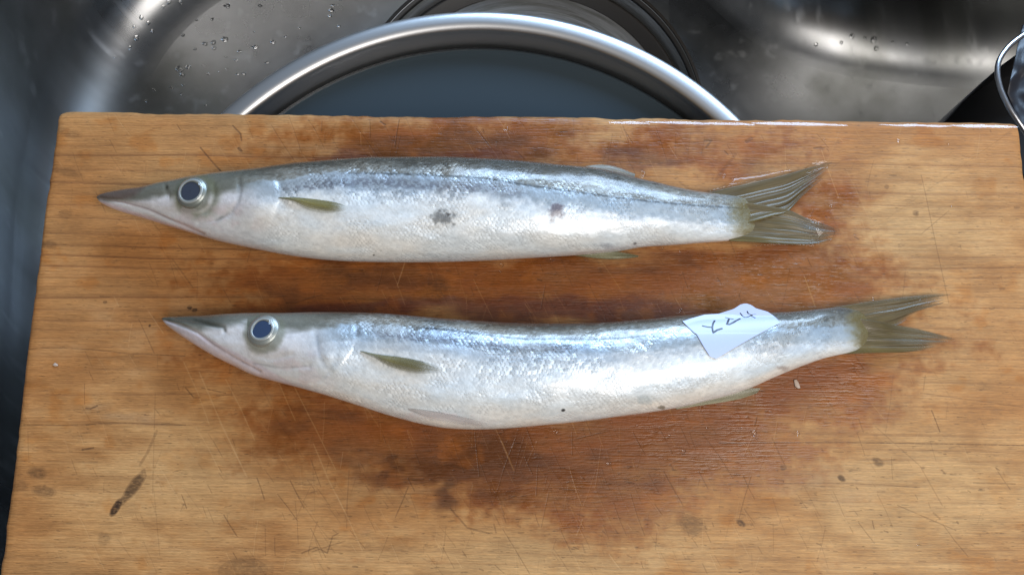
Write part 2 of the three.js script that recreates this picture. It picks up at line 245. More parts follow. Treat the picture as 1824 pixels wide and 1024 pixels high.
  for (let j = 0; j < CH; j++) for (let i = 0; i < CW; i++) {
    const u = i / (CW - 1) * BOARD_W, w = j / (CH - 1) * BOARD_D, [wx, wz] = boardXZ(u, w), [px, py] = toPx(wx, 0, wz), X = u * 1000, Z = w * 1000;
    const mott = fbm(X * 0.06, Z * 0.17 + 40, 5) - 0.5, ex = px + (fbm(px * 0.012, py * 0.026, 5) - 0.5) * 200, ey = py + (fbm(px * 0.010 + 50, py * 0.026 + 8, 5) - 0.5) * 90;
    fld.set([(fbm(X * 0.006, Z * 0.03 + 3, 3) - 0.5) * 5.0 + (fbm(X * 0.03, Z * 0.12, 2) - 0.5) * 0.7, fbm(X * 0.018 + 9, Z * 0.03, 4) - 0.5, mott, sumE(wet, ex, ey) + mott * 0.5,
      sm(0.2, 0.9, sumE(deep, ex, ey) + mott * 0.9), sm(0.15, 0.85, sumE(red, ex, ey * 0.75 + py * 0.25) + mott * 0.7), sm(0.1, 0.9, sumE(pale, ex, ey) + mott * 0.8), sm(0.1, 0.9, sumE(grey, ex, ey) + mott), sm(0.60, 0.75, fbm(px * 0.02 + 4, py * 0.028, 4)), px, py], (j * CW + i) * NF);
  }
  const Q = new Float32Array(NF);
  for (let j = 0; j < TH; j++) for (let i = 0; i < TW; i++) {
    const u = i / TW * BOARD_W, w = j / TH * BOARD_D, k = (j * TW + i) * 4;
    const gx = i / TW * (CW - 1), gy = j / TH * (CH - 1), gi = gx | 0, gj = gy | 0, ax = gx - gi, ay = gy - gj, o0 = (gj * CW + gi) * NF, o1 = o0 + CW * NF;
    for (let f = 0; f < NF; f++) Q[f] = (fld[o0 + f] * (1 - ax) + fld[o0 + NF + f] * ax) * (1 - ay) + (fld[o1 + f] * (1 - ax) + fld[o1 + NF + f] * ax) * ay;
    const X = u * 1000, Z = w * 1000;                       // millimetres
    const wob = Q[0], patch = Q[1], mott = Q[2], dk = Q[4], rd = Q[5], gr = Q[7], orange = Q[8], px = Q[9], py = Q[10];
    // annual rings: lines along the board, their spacing changing across it
    const zz = Z + wob, g1 = zz * 0.19 + 2.2 * fbm(zz * 0.045, 7.3, 3), fr = g1 - Math.floor(g1);
    const late = Math.pow(fr, 7) * (1 - sm(0.93, 1.0, fr)), strength = (0.35 + 1.0 * hash(Math.floor(g1), 5)) * (0.45 + 0.9 * fbm(X * 0.02, Math.floor(g1) * 3.1, 3));
    const g2 = zz * 0.72 + 1.5 * noise(zz * 0.2, 3.3), f2 = g2 - Math.floor(g2), late2 = Math.pow(f2, 3) * (1 - sm(0.9, 1, f2)) * (0.2 + 0.8 * hash(Math.floor(g2), 9));
    const fibre = fbm(X * 0.11, Z * 3.2, 3) - 0.5, fine = fbm(X * 0.5, Z * 7, 2) - 0.5;
    const wetness = sm(0.10, 0.86, Q[3] + (fbm(X * 0.3, Z * 0.3, 3) - 0.5) * 0.45), pl = Q[6] * (1 - wetness * 0.8);
    let c = mixc([170, 116, 64], [186, 139, 87], clamp(0.5 + patch * 2.2));
    c = mixc(c, [195, 157, 107], pl * 0.7);
    c = mixc(c, [131, 73, 27], wetness * (0.9 + mott * 0.6));
    c = mixc(c, [140, 112, 88], gr * 0.35);
    c = mixc(c, [82, 48, 24], dk * 0.66);
    c = mixc(c, [78, 36, 30], rd * 0.6);
    c = mixc(c, [164, 94, 32], orange * 0.38 * (1 - 0.75 * pl));
    const lineK = clamp(late * strength * (0.85 + 0.5 * (1 - wetness)) * (0.5 + 0.75 * (1 - sm(420, 760, py)) * (1 - 0.5 * sm(500, 900, px))), 0, 1); c = mixc(c, [98, 60, 34], lineK * 0.46);
    c = mixc(c, [104, 66, 38], clamp(late2 * 0.18));
    let v = 1 + fibre * 0.19 + fine * 0.20 + mott * 0.22;
    // end grain pores and black flecks along the grain
    const fleck = sm(0.76, 0.84, fbm(X * 0.25 + 70, Z * 2.4, 3)); v *= 1 - fleck * 0.22;
    const mk = marks[k] / 255, dark = clamp((0.502 - mk) / 0.502) * clamp(0.15 + 1.5 * fbm(X * 0.9, Z * 1.6, 3)), light = clamp((mk - 0.502) / 0.498);
    c = [c[0] * v, c[1] * v, c[2] * v];
    c = mixc(c, [42, 26, 14], dark * 0.9); c = mixc(c, [210, 172, 124], light * 0.9);
    put(col, k, c[0], c[1], c[2]);
    const film = sm(0.45, 0.62, fbm(X * 0.05, Z * 0.09 + 20, 4)) * wetness;
    const q = 170 - wetness * 60 - film * 34 + fine * 60 + fibre * 30; put(rou, k, q, q, q);
    const hgt = 150 + fibre * 90 + fine * 50 - late * 22 - fleck * 30 + (marks[k + 1] - 128) * 1.2 + (1 - wetness) * mott * 14 + mott * 40; put(bum, k, hgt, hgt, hgt);
  }
  const mat = new THREE.MeshPhysicalMaterial({ name: 'worn_wood', map: dataTex(col, TW, TH, true), roughnessMap: dataTex(rou, TW, TH), roughness: 1, bumpMap: dataTex(bum, TW, TH), bumpScale: 0.0005, specularIntensity: 0.8 });
  // slab with worn, rounded edges: rings of (inset, height) round the outline
  const prof = [[0, -BOARD_T], [0, -0.0042], [0.0004, -0.0022], [0.0013, -0.0009], [0.0028, -0.0002], [0.005, 0]];
  const N = 220, M = 150, pos = [], uv = [], idx = [];
  const edge = []; for (let k = 0; k < N; k++) edge.push([k / N * BOARD_W, 0]); for (let k = 0; k < M; k++) edge.push([BOARD_W, k / M * BOARD_D]); for (let k = 0; k < N; k++) edge.push([BOARD_W * (1 - k / N), BOARD_D]); for (let k = 0; k < M; k++) edge.push([0, BOARD_D * (1 - k / M)]);
  const E = edge.length, cr = 0.0045;
  for (const [ins, y] of prof) for (let k = 0; k < E; k++) {
    let [u, w] = edge[k];
    const wear = (fbm(u * 60 + 3, w * 60, 3) - 0.5) * 0.0016 + (fbm(u * 260, w * 260 + 9, 2) - 0.5) * 0.0007;
    const I = ins + (y > -0.02 ? Math.max(wear, -0.0004) : 0);
    // round the corners of the outline
    const r = Math.max(cr - I, 0.0004); u = clamp(u, I, BOARD_W - I); w = clamp(w, I, BOARD_D - I);
    const ux = clamp(u, I + r, BOARD_W - I - r), wz = clamp(w, I + r, BOARD_D - I - r), du = u - ux, dw = w - wz, dl = Math.hypot(du, dw);
    if (Math.abs(du) > 1e-9 && Math.abs(dw) > 1e-9) { u = ux + du * r / dl; w = wz + dw * r / dl; }
    const [x, z] = boardXZ(u, w); pos.push(x, y, z); uv.push(u / BOARD_W, w / BOARD_D);
  }
  for (let r = 0; r < prof.length - 1; r++) for (let k = 0; k < E; k++) { const a = r * E + k, b = r * E + (k + 1) % E; idx.push(a, a + E, b, b, a + E, b + E); }
  const top = (prof.length - 1) * E; { const [x, z] = boardXZ(BOARD_W / 2, BOARD_D / 2); const c = pos.length / 3; pos.push(x, 0, z); uv.push(0.5, 0.5); for (let k = 0; k < E; k++) idx.push(top + k, c, top + (k + 1) % E); const d = pos.length / 3; pos.push(x, -BOARD_T, z); uv.push(0.5, 0.5); for (let k = 0; k < E; k++) idx.push(k, (k + 1) % E, d); }
  const g = geoFrom(pos, idx, uv); { let s = g.attributes.normal.getY(top + 5); if (s < 0) { const ix = g.index.array; for (let k = 0; k < ix.length; k += 3) { const t = ix[k]; ix[k] = ix[k + 1]; ix[k + 1] = t; } g.computeVertexNormals(); } }
  const b = mesh('cutting_board', g, mat); tag(b, 'worn and stained pale wooden cutting board laid across the sink', 'cutting board');
}

// ---------------------------------------------------------------- fish
function makeFish(S) {
  const yT = pchip(S.top), yB = pchip(S.bot), half = pchip(S.thick), mid = pchip(S.mid);
  const xs = S.top[0][0], xe = S.top[S.top.length - 1][0];
  function sec(x) { const cy = mid(x), a = at(x, yT(x), cy), b = at(x, yB(x), cy); return { cy, a, b, t: half(x) }; }
  function surf(x, phi, s = sec(x)) {
    const c = Math.cos(phi), f = (1 - Math.sign(c) * Math.pow(Math.abs(c), 0.94)) / 2, up = Math.pow(Math.abs(Math.sin(phi)), 0.90) * Math.sign(Math.sin(phi));
    const y = Math.max(s.cy + s.t * up, 0.0003 + 0.0002 * (up + 1));
    return new THREE.Vector3(s.a.x + (s.b.x - s.a.x) * f, y, s.a.z + (s.b.z - s.a.z) * f);
  }
  // the place on the upper side that a photograph pixel shows: (x, phi)
  function find(px, py) {
    let x = px, f = clamp((py - yT(px)) / (yB(px) - yT(px)), 0.02, 0.98);
    for (let k = 0; k < 14; k++) { const p = surf(x, Math.acos(1 - 2 * f)), q = toPx(p.x, p.y, p.z); x = clamp(x + (px - q[0]) * 0.9, xs, xe); f = clamp(f + (py - q[1]) / (yB(x) - yT(x) + 1) * 0.8, 0.005, 0.995); }
    return [x, Math.acos(1 - 2 * f)];
  }
  const onSkin = (px, py, lift) => { const [x, p] = find(px, py), a = surf(x, p), b = surf(x, p + 0.04), c = surf(x + 3, p); const n = b.sub(a).cross(c.sub(a)).normalize(); if (n.y < 0) n.negate(); return [a.addScaledVector(n, lift), n]; };
  // body: one continuous skin
  const NX = 520, NP = 112, pos = [], uv = [], idx = [], pxs = new Float32Array((NX + 1) * (NP / 2 + 1) * 2);
  const P0 = [];
  for (let i = 0; i <= NX; i++) { const x = xs + (xe - xs) * Math.pow(i / NX, 1.06), s = sec(x); P0.push([]); for (let k = 0; k <= NP; k++) P0[i].push(surf(x, k / NP * Math.PI * 2, s)); }
  const relief = (X, Y) => { let d = 0; for (const [pl, w, depth] of S.grooves) { const e = segDist(X, Y, pl); if (e < w * 4) d -= depth * 0.6 * Math.exp(-Math.pow(e / (w * 1.3), 2)); } for (const [cx, cy, rx, ry, h] of S.bulges) { const e = Math.hypot((X - cx) / rx, (Y - cy) / ry); if (e < 1) d += h * (1 - e * e) * (1 - e * e); } { const gx = S.gill(Y); d += 0.00030 * sm(-2, 5, gx - X) * sm(90, 10, gx - X) * sm(S.gillY[0], S.gillY[0] + 14, Y) * (1 - sm(S.gillY[1] - 16, S.gillY[1], Y)); } d += (fbm(X * 0.012 + S.seed, Y * 0.03, 3) - 0.5) * 0.0010; return d; };
  for (let i = 0; i <= NX; i++) for (let k = 0; k <= NP; k++) {
    const p = P0[i][k].clone(); const kk = k <= NP / 2 ? k : NP - k;
    if (k <= NP / 2) { const q = toPx(p.x, p.y, p.z), m = (i * (NP / 2 + 1) + k) * 2; pxs[m] = q[0]; pxs[m + 1] = q[1]; 
      const a = P0[Math.min(i + 1, NX)][k].clone().sub(P0[Math.max(i - 1, 0)][k]), b = P0[i][k + 1].clone().sub(P0[i][(k - 1 + NP) % NP]); const n = a.cross(b); if (n.lengthSq() > 1e-20) { n.normalize(); if (n.y < 0 && k > 3 && k < NP / 2 - 3) n.negate(); const fade = sm(0, 5, Math.min(k, NP / 2 - k)) * sm(0, 8, i) * sm(0, 8, NX - i); p.addScaledVector(n, relief(q[0], q[1]) * fade * Math.sign(n.y || 1)); } }
    pos.push(p.x, p.y, p.z); uv.push((xs + (xe - xs) * Math.pow(i / NX, 1.06) - xs) / (xe - xs), kk / (NP / 2));
  }
  for (let i = 0; i < NX; i++) for (let k = 0; k < NP; k++) { const a = i * (NP + 1) + k, b = a + NP + 1; idx.push(a, b, a + 1, a + 1, b, b + 1); }
  for (const [i, flip] of [[0, 0], [NX, 1]]) { const c = new THREE.Vector3(); for (let k = 0; k < NP; k++) c.add(P0[i][k]); c.multiplyScalar(1 / NP); const m = pos.length / 3; pos.push(c.x, c.y, c.z); uv.push(i ? 1 : 0, 0.5); for (let k = 0; k < NP; k++) { const a = i * (NP + 1) + k; flip ? idx.push(a, m, a + 1) : idx.push(a, a + 1, m); } }
  const TW = 2048, TH = 512, col = new Uint8Array(TW * TH * 4), rou = new Uint8Array(TW * TH * 4), bum = new Uint8Array(TW * TH * 4);
  const mmPerX = sec(800).a.distanceTo(sec(801).a) * 1000;
  for (let i = 0; i < TW; i++) {
    const x = xs + (xe - xs) * i / (TW - 1), gi = Math.pow(i / (TW - 1), 1 / 1.06) * NX, i0 = Math.min(NX - 1, Math.floor(gi)), fi = gi - i0, s = sec(x), girth = s.a.distanceTo(s.b) * 1000 * 1.35;
    for (let j = 0; j < TH; j++) {
      const v = j / (TH - 1), gk = v * NP / 2, k0 = Math.min(NP / 2 - 1, Math.floor(gk)), fk = gk - k0;
      const A = (ii, kk, c) => pxs[(ii * (NP / 2 + 1) + kk) * 2 + c];
      const X = (A(i0, k0, 0) * (1 - fk) + A(i0, k0 + 1, 0) * fk) * (1 - fi) + (A(i0 + 1, k0, 0) * (1 - fk) + A(i0 + 1, k0 + 1, 0) * fk) * fi;
      const Y = (A(i0, k0, 1) * (1 - fk) + A(i0, k0 + 1, 1) * fk) * (1 - fi) + (A(i0 + 1, k0, 1) * (1 - fk) + A(i0 + 1, k0 + 1, 1) * fk) * fi;
      // scales: overlapping rows in millimetres along the fish (U) and round it (V)
      const U = (x - xs) * mmPerX, V = (v - 0.5) * girth, Vw = V + (noise(U * 0.18 + 5, V * 0.3) - 0.5) * 1.3, row = Math.floor(Vw / 1.15), su = (U + (noise(U * 0.22, V * 0.35 + 9) - 0.5) * 1.6) / 1.8 + (row & 1 ? 0.5 : 0), cell = Math.floor(su), lu = su - cell, lv = Vw / 1.15 - row;
      const h1 = hash(cell, row + S.seed * 31), h2 = hash(cell + 977, row + S.seed * 31);
      const scaled = sm(S.scaleFrom[0], S.scaleFrom[1], X + (Y - S.scaleMid) * 0.25 + (fbm(X * 0.05, Y * 0.05, 2) - 0.5) * 50);
      const worn = sm(0.42, 0.62, fbm(U * 0.10 + S.seed * 7, V * 0.2, 4)), amt = scaled * (0.18 + 0.82 * worn);
      const arc = lu - 0.30 * (1 - 4 * (lv - 0.5) * (lv - 0.5)), edge = Math.exp(-Math.pow(((arc + 1) % 1 - 0.85) / 0.12, 2));
      const c0 = S.skin(X, Y, v, U, V, { h1, h2, edge, amt, lu, lv });
      const k = (j * TW + i) * 4; put(col, k, c0[0], c0[1], c0[2]);
      const q = 255 * clamp(c0[3] + (h2 - 0.5) * 0.20 * scaled + (fbm(U * 0.5, V * 0.5, 3) - 0.5) * 0.18, 0.08, 1); put(rou, k, q, 255 * clamp(c0[3] + (h2 - 0.5) * 0.2 * scaled + (fbm(U * 0.5, V * 0.5, 3) - 0.5) * 0.18, 0.08, 1), 255 * c0[4]);
      let hgt = 120 + amt * (((arc + 1) % 1) * 46 * (1 - edge * 0.6) + (h1 - 0.5) * 90 * (lu - 0.5) + (h2 - 0.5) * 90 * (lv - 0.5)) + (fbm(U * 0.35, V * 0.5, 4) - 0.5) * 60 + (fbm(U * 1.6, V * 1.6, 2) - 0.5) * 18 + (c0[5] || 0);
      put(bum, k, hgt, hgt, hgt);
    }
  }
  const base = (() => { const p = at(S.centre[0], S.centre[1], 0); return p; })();
  const G = group('barracuda', base); tag(G, S.label, 'fish', 'barracudas on the board');
  const skin = new THREE.MeshPhysicalMaterial({ name: 'fish_skin', map: dataTex(col, TW, TH, true), roughnessMap: dataTex(rou, TW, TH), metalnessMap: null, metalness: 1, roughness: 1, bumpMap: dataTex(bum, TW, TH), bumpScale: 0.00060, clearcoat: 0.6, clearcoatRoughness: 0.14, specularIntensity: 0.9 });
  skin.metalnessMap = skin.roughnessMap;
  mesh('body', centred(geoFrom(pos, idx, uv), base), skin, G);
  // eye: iris ring, pupil and clear cornea
  {
    const [ex, ey, ri, rp] = S.eye, [p, n] = onSkin(ex, ey, 0), mm = p.distanceTo(onSkin(ex + 10, ey, 0)[0]) / 10;
    const eye = new THREE.Object3D(); p.addScaledVector(n, S.eyeOut); eye.position.copy(p).sub(base); eye.quaternion.setFromUnitVectors(new THREE.Vector3(0, 1, 0), n);
    const r = ri * mm, q = rp * mm, L = (a, seg = 64) => new THREE.LatheGeometry(a.map(([b, c]) => new THREE.Vector2(b, c)), seg);
    const irisGeo = L([[q * 0.9, 0.00105], [q, 0.0012], [q * 1.08, 0.00118], [(q + r) / 2, 0.00085], [r * 0.94, 0.0004], [r, -0.0001], [r * 1.04, -0.0012], [r * 1.04, -0.003]]);
    { const pp = irisGeo.attributes.position; for (let k = 0; k < pp.count; k++) { const a = Math.atan2(pp.getZ(k), pp.getX(k)), rr = Math.hypot(pp.getX(k), pp.getZ(k)); if (rr < q * 1.06) { const f = 1 + S.pupilNotch * Math.exp(-Math.pow((((a - S.notchAt + Math.PI * 3) % (Math.PI * 2)) - Math.PI) / 0.5, 2)) + 0.03 * Math.sin(a * 3 + 1); pp.setX(k, pp.getX(k) * f); pp.setZ(k, pp.getZ(k) * f); } } irisGeo.computeVertexNormals(); }
    const e = mesh('eye', irisGeo, new THREE.MeshPhysicalMaterial({ name: 'silver_iris', color: new THREE.Color().setRGB(...S.iris), metalness: 0.5, roughness: 0.42, clearcoat: 0.6, clearcoatRoughness: 0.1, side: THREE.DoubleSide }), G);
    e.position.copy(eye.position); e.quaternion.copy(eye.quaternion);
    mesh('pupil', L([[0.0001, 0.00100], [q * 0.5, 0.00098], [q * 1.12, 0.0009]]), new THREE.MeshPhysicalMaterial({ name: 'pupil_reflected_blue', color: new THREE.Color().setRGB(...S.pupil), roughness: 0.5, clearcoat: 0.5, clearcoatRoughness: 0.1, side: THREE.DoubleSide }), e);  // blue of the reflected window is put into the pupil colour
    mesh('iris_ring', L([[q * 0.97, 0.00125], [q * 1.03, 0.00145], [q * 1.16, 0.00138], [q * 1.22, 0.00105]]), new THREE.MeshPhysicalMaterial({ name: 'bright_iris', color: new THREE.Color().setRGB(0.44, 0.46, 0.44), metalness: 0.4, roughness: 0.4, side: THREE.DoubleSide }), e);
    const dome = []; for (let k = 0; k <= 10; k++) { const a = k / 10 * 1.25; dome.push([Math.max(0.0001, r * 1.0 * Math.sin(a) / Math.sin(1.25)), -0.0003 + 0.0034 * (Math.cos(a) - Math.cos(1.25)) / (1 - Math.cos(1.25))]); }
    mesh('cornea', L(dome), new THREE.MeshPhysicalMaterial({ name: 'clear_cornea', color: 0xffffff, transmission: 1, thickness: 0, roughness: 0.03, ior: 1.34 }), e);
  }
  // fins that lie on the skin, or between the skin and the board
  const finMaps = (tint, seed, thin) => {
    const w = 256, h = 256, c = new Uint8Array(w * h * 4), b = new Uint8Array(w * h * 4), al = new Uint8Array(w * h * 4);
    for (let j = 0; j < h; j++) for (let i = 0; i < w; i++) { const u = i / w, v = j / h, k = (j * w + i) * 4; const ray = Math.pow(Math.abs(Math.sin(v * Math.PI * 20 + (noise(v * 6, seed) - 0.5) * 2.4)), 3) * (0.4 + 0.6 * noise(v * 17 + 3, u * 2)), split = Math.pow(Math.abs(Math.sin(v * Math.PI * 33 + noise(u * 4, v * 9) * 2)), 3) * sm(0.35, 0.8, u);
      const m = 0.82 + 0.26 * fbm(u * 5 + seed, v * 9, 4) - ray * 0.20 - split * 0.10, t = tint(u, v, fbm(u * 4 + seed * 2, v * 6, 4)); put(c, k, t[0] * m, t[1] * m, t[2] * m); const q = 128 + ray * 90 + split * 50 + 20 * noise(u * 20, v * 60); put(b, k, q, q, q); if (thin) { const a = 255 * thin(u, v, fbm(u * 2 + seed, v * 34, 3) - 0.5, ray); put(al, k, a, a, a); } }
    return { map: dataTex(c, w, h, true), bumpMap: dataTex(b, w, h), bumpScale: 0.00010, ...(thin ? { alphaMap: dataTex(al, w, h), transparent: true } : {}) };
  };
  for (const f of S.fins) {
    const up = (t) => { const a = f.upper, n = a.length - 1, q = clamp(t) * n, k = Math.min(n - 1, Math.floor(q)), e = q - k; const g = (c) => { const p0 = a[Math.max(0, k - 1)][c], p1 = a[k][c], p2 = a[k + 1][c], p3 = a[Math.min(n, k + 2)][c]; return 0.5 * (2 * p1 + (p2 - p0) * e + (2 * p0 - 5 * p1 + 4 * p2 - p3) * e * e + (3 * p1 - p0 - 3 * p2 + p3) * e * e * e); }; return [g(0), g(1)]; };
    const lo = (t) => { const save = f.upper; f.upper = f.lower; const r = up(t); f.upper = save; return r; };
    const P = (u, v) => {
      const fray = f.fray ? 1 - f.fray * (0.55 * noise(v * f.rays * 1.7, S.seed + f.seed) + 0.6 * noise(v * f.rays * 0.45 + 7, S.seed)) * (0.25 + 0.75 * v) : 1;
      const t = u * fray, a = up(t), b = lo(t), X = a[0] + (b[0] - a[0]) * v, Y = a[1] + (b[1] - a[1]) * v;
      const wob = (fbm(u * 0.9 + S.seed + f.seed * 3, v * 2.4, 2) - 0.5) * f.wave;
      if (f.onSkin) return onSkin(X, Y, f.lift * (0.15 + 0.85 * sm(0, 0.25, u)) * (0.5 + Math.sin(Math.PI * v) * 0.7) + Math.max(0, wob * 0.4) + 0.0004)[0];
      const hgt = Math.max(0.0011, f.h0 + (f.h1 - f.h0) * sm(0, 1, u) + wob + (f.curl || 0) * sm(0.2, 1, v) * u);
      return at(X, Y, hgt);
    };
    const g = centred(shell(P, 60, 88, () => f.thick || 0.0005), base);
    const maps = finMaps(f.tint, S.seed + f.seed, f.thin);
    mesh(f.name, g, new THREE.MeshPhysicalMaterial({ name: 'fin_membrane', ...maps, roughness: 0.40, transmission: f.clear ?? 0.3, thickness: 0, clearcoat: 0.3, clearcoatRoughness: 0.14, side: THREE.DoubleSide }), G);
  }
  return { G, base, find, surf, onSkin, yT, yB, sec };
}

// skin colour: pigment of back, flank and belly, with speckles, scale edges and marks
function skinOf(o) {
  const lat = pchip(o.lateral);
  return (X, Y, v, U, V, q) => {
    const n1 = fbm(U * 0.10 + o.seed, V * 0.22, 4) - 0.5, n2 = fbm(U * 0.6 + 9, V * 0.9 + o.seed, 3) - 0.5, n3 = fbm(U * 0.03 + 3, V * 0.08 + o.seed, 3) - 0.5;
    const d = Y - lat(X), dd = d + n1 * 12 + n2 * 9 + (q.h1 - 0.5) * 8 * q.amt, head = 1 - sm(o.head[0], o.head[1], X + n1 * 20);
    const backW = o.back(X);
    let c = mixc([84, 80, 70], [136, 134, 126], sm(-backW, -backW * 0.15, dd));
    const speck = sm(0.46, 0.64, fbm(U * 0.9, V * 1.5 + o.seed, 3) + (q.h2 - 0.5) * 0.3);
    c = mixc(c, [170, 178, 178], speck * 0.45 * sm(-backW * 0.9, -2, dd));
    c = mixc(c, [172, 184, 192], sm(-5, 3, dd));
    const streak = Math.exp(-Math.pow((d - 17 - n3 * 14) / 11, 2)) * o.streak(X); c = mixc(c, [112, 114, 124], 0.75 * clamp(streak * (0.25 + 0.75 * sm(0.38, 0.62, fbm(U * 0.8 + 30, V * 1.3, 3)))));
    c = mixc(c, [206, 214, 220], sm(22, 32, dd) * 0.85);
    c = mixc(c, [230, 234, 234], sm(o.white[0], o.white[1], dd));
    c = mixc(c, [236, 237, 234], sm(0.55, 0.8, v) * 0.7);
    const latD = Math.abs(d + n2 * 1.5); c = mixc(c, [48, 52, 56], Math.exp(-Math.pow(latD / 1.8, 2)) * o.latOn(X) * (0.5 + 0.5 * sm(0.3, 0.6, noise(U * 0.7, 3))));
    let m = 1 + n1 * 0.10 + n2 * 0.14;
    const flank = sm(-20, 10, dd);
    m *= 1 - q.amt * (q.edge * (0.16 - 0.09 * sm(0.4, 0.7, v)) - (q.h1 - 0.5) * 0.20 * (1 - 0.65 * sm(0.4, 0.7, v)));
    c = [c[0] * m, c[1] * m, c[2] * m];
    const pearl = fbm(U * 0.05 + 60 + o.seed, V * 0.12, 3) - 0.5; c = [c[0] * (1 + pearl * 0.10), c[1], c[2] * (1 - pearl * 0.10)];
    let rough = 0.34 + 0.10 * sm(0.55, 0.9, v), metal = (0.22 * sm(-30, 8, dd) + 0.08) * (1 - 0.85 * sm(0.38, 0.62, v)), rise = 0;
    if (head > 0) { const r = o.headSkin(X, Y, n1, n2); c = mixc(c, r.c, head * r.a); rough = rough + (0.30 - rough) * head; metal = metal + (r.m - metal) * head; rise += (r.h || 0) * head; }
    for (const [x, y, rx, ry, t, a, sd] of o.spots) { const e = Math.hypot((X - x) / rx, (Y - y) / ry) + (fbm(X * 0.12 + sd, Y * 0.12, 4) - 0.5) * 1.5; if (e < 1.3) { const k = a * (1 - sm(0.25, 1.1, e)); c = mixc(c, t, k); metal *= 1 - k; } }
    const tail = sm(o.tail[0], o.tail[1], X + n1 * 36 + n2 * 22 - Math.abs(d) * o.tail[2]); c = mixc(c, [108, 95, 58], tail * 0.95); metal *= 1 - tail * 0.7;
    return [c[0], c[1], c[2], rough, metal, rise];
  };
}
const tipThin = (u, v, n, ray) => 0.84 - 0.78 * sm(0.74, 1.0, u + n * 0.34 - ray * 0.10), edgeThin = (u, v, n, ray) => 0.80 - 0.76 * Math.max(sm(0.30, 1.0, v + n * 0.5), sm(0.6, 1.0, u + n * 0.5)) - 0.12 * (1 - ray);
const olive = (u, v, n) => mixc([146, 136, 72], [164, 152, 92], n), tailTint = (u, v, n) => mixc(mixc([118, 99, 56], [144, 124, 76], n), [146, 128, 34], 0.5 * sm(0.75, 0.98, v) * (1 - u));

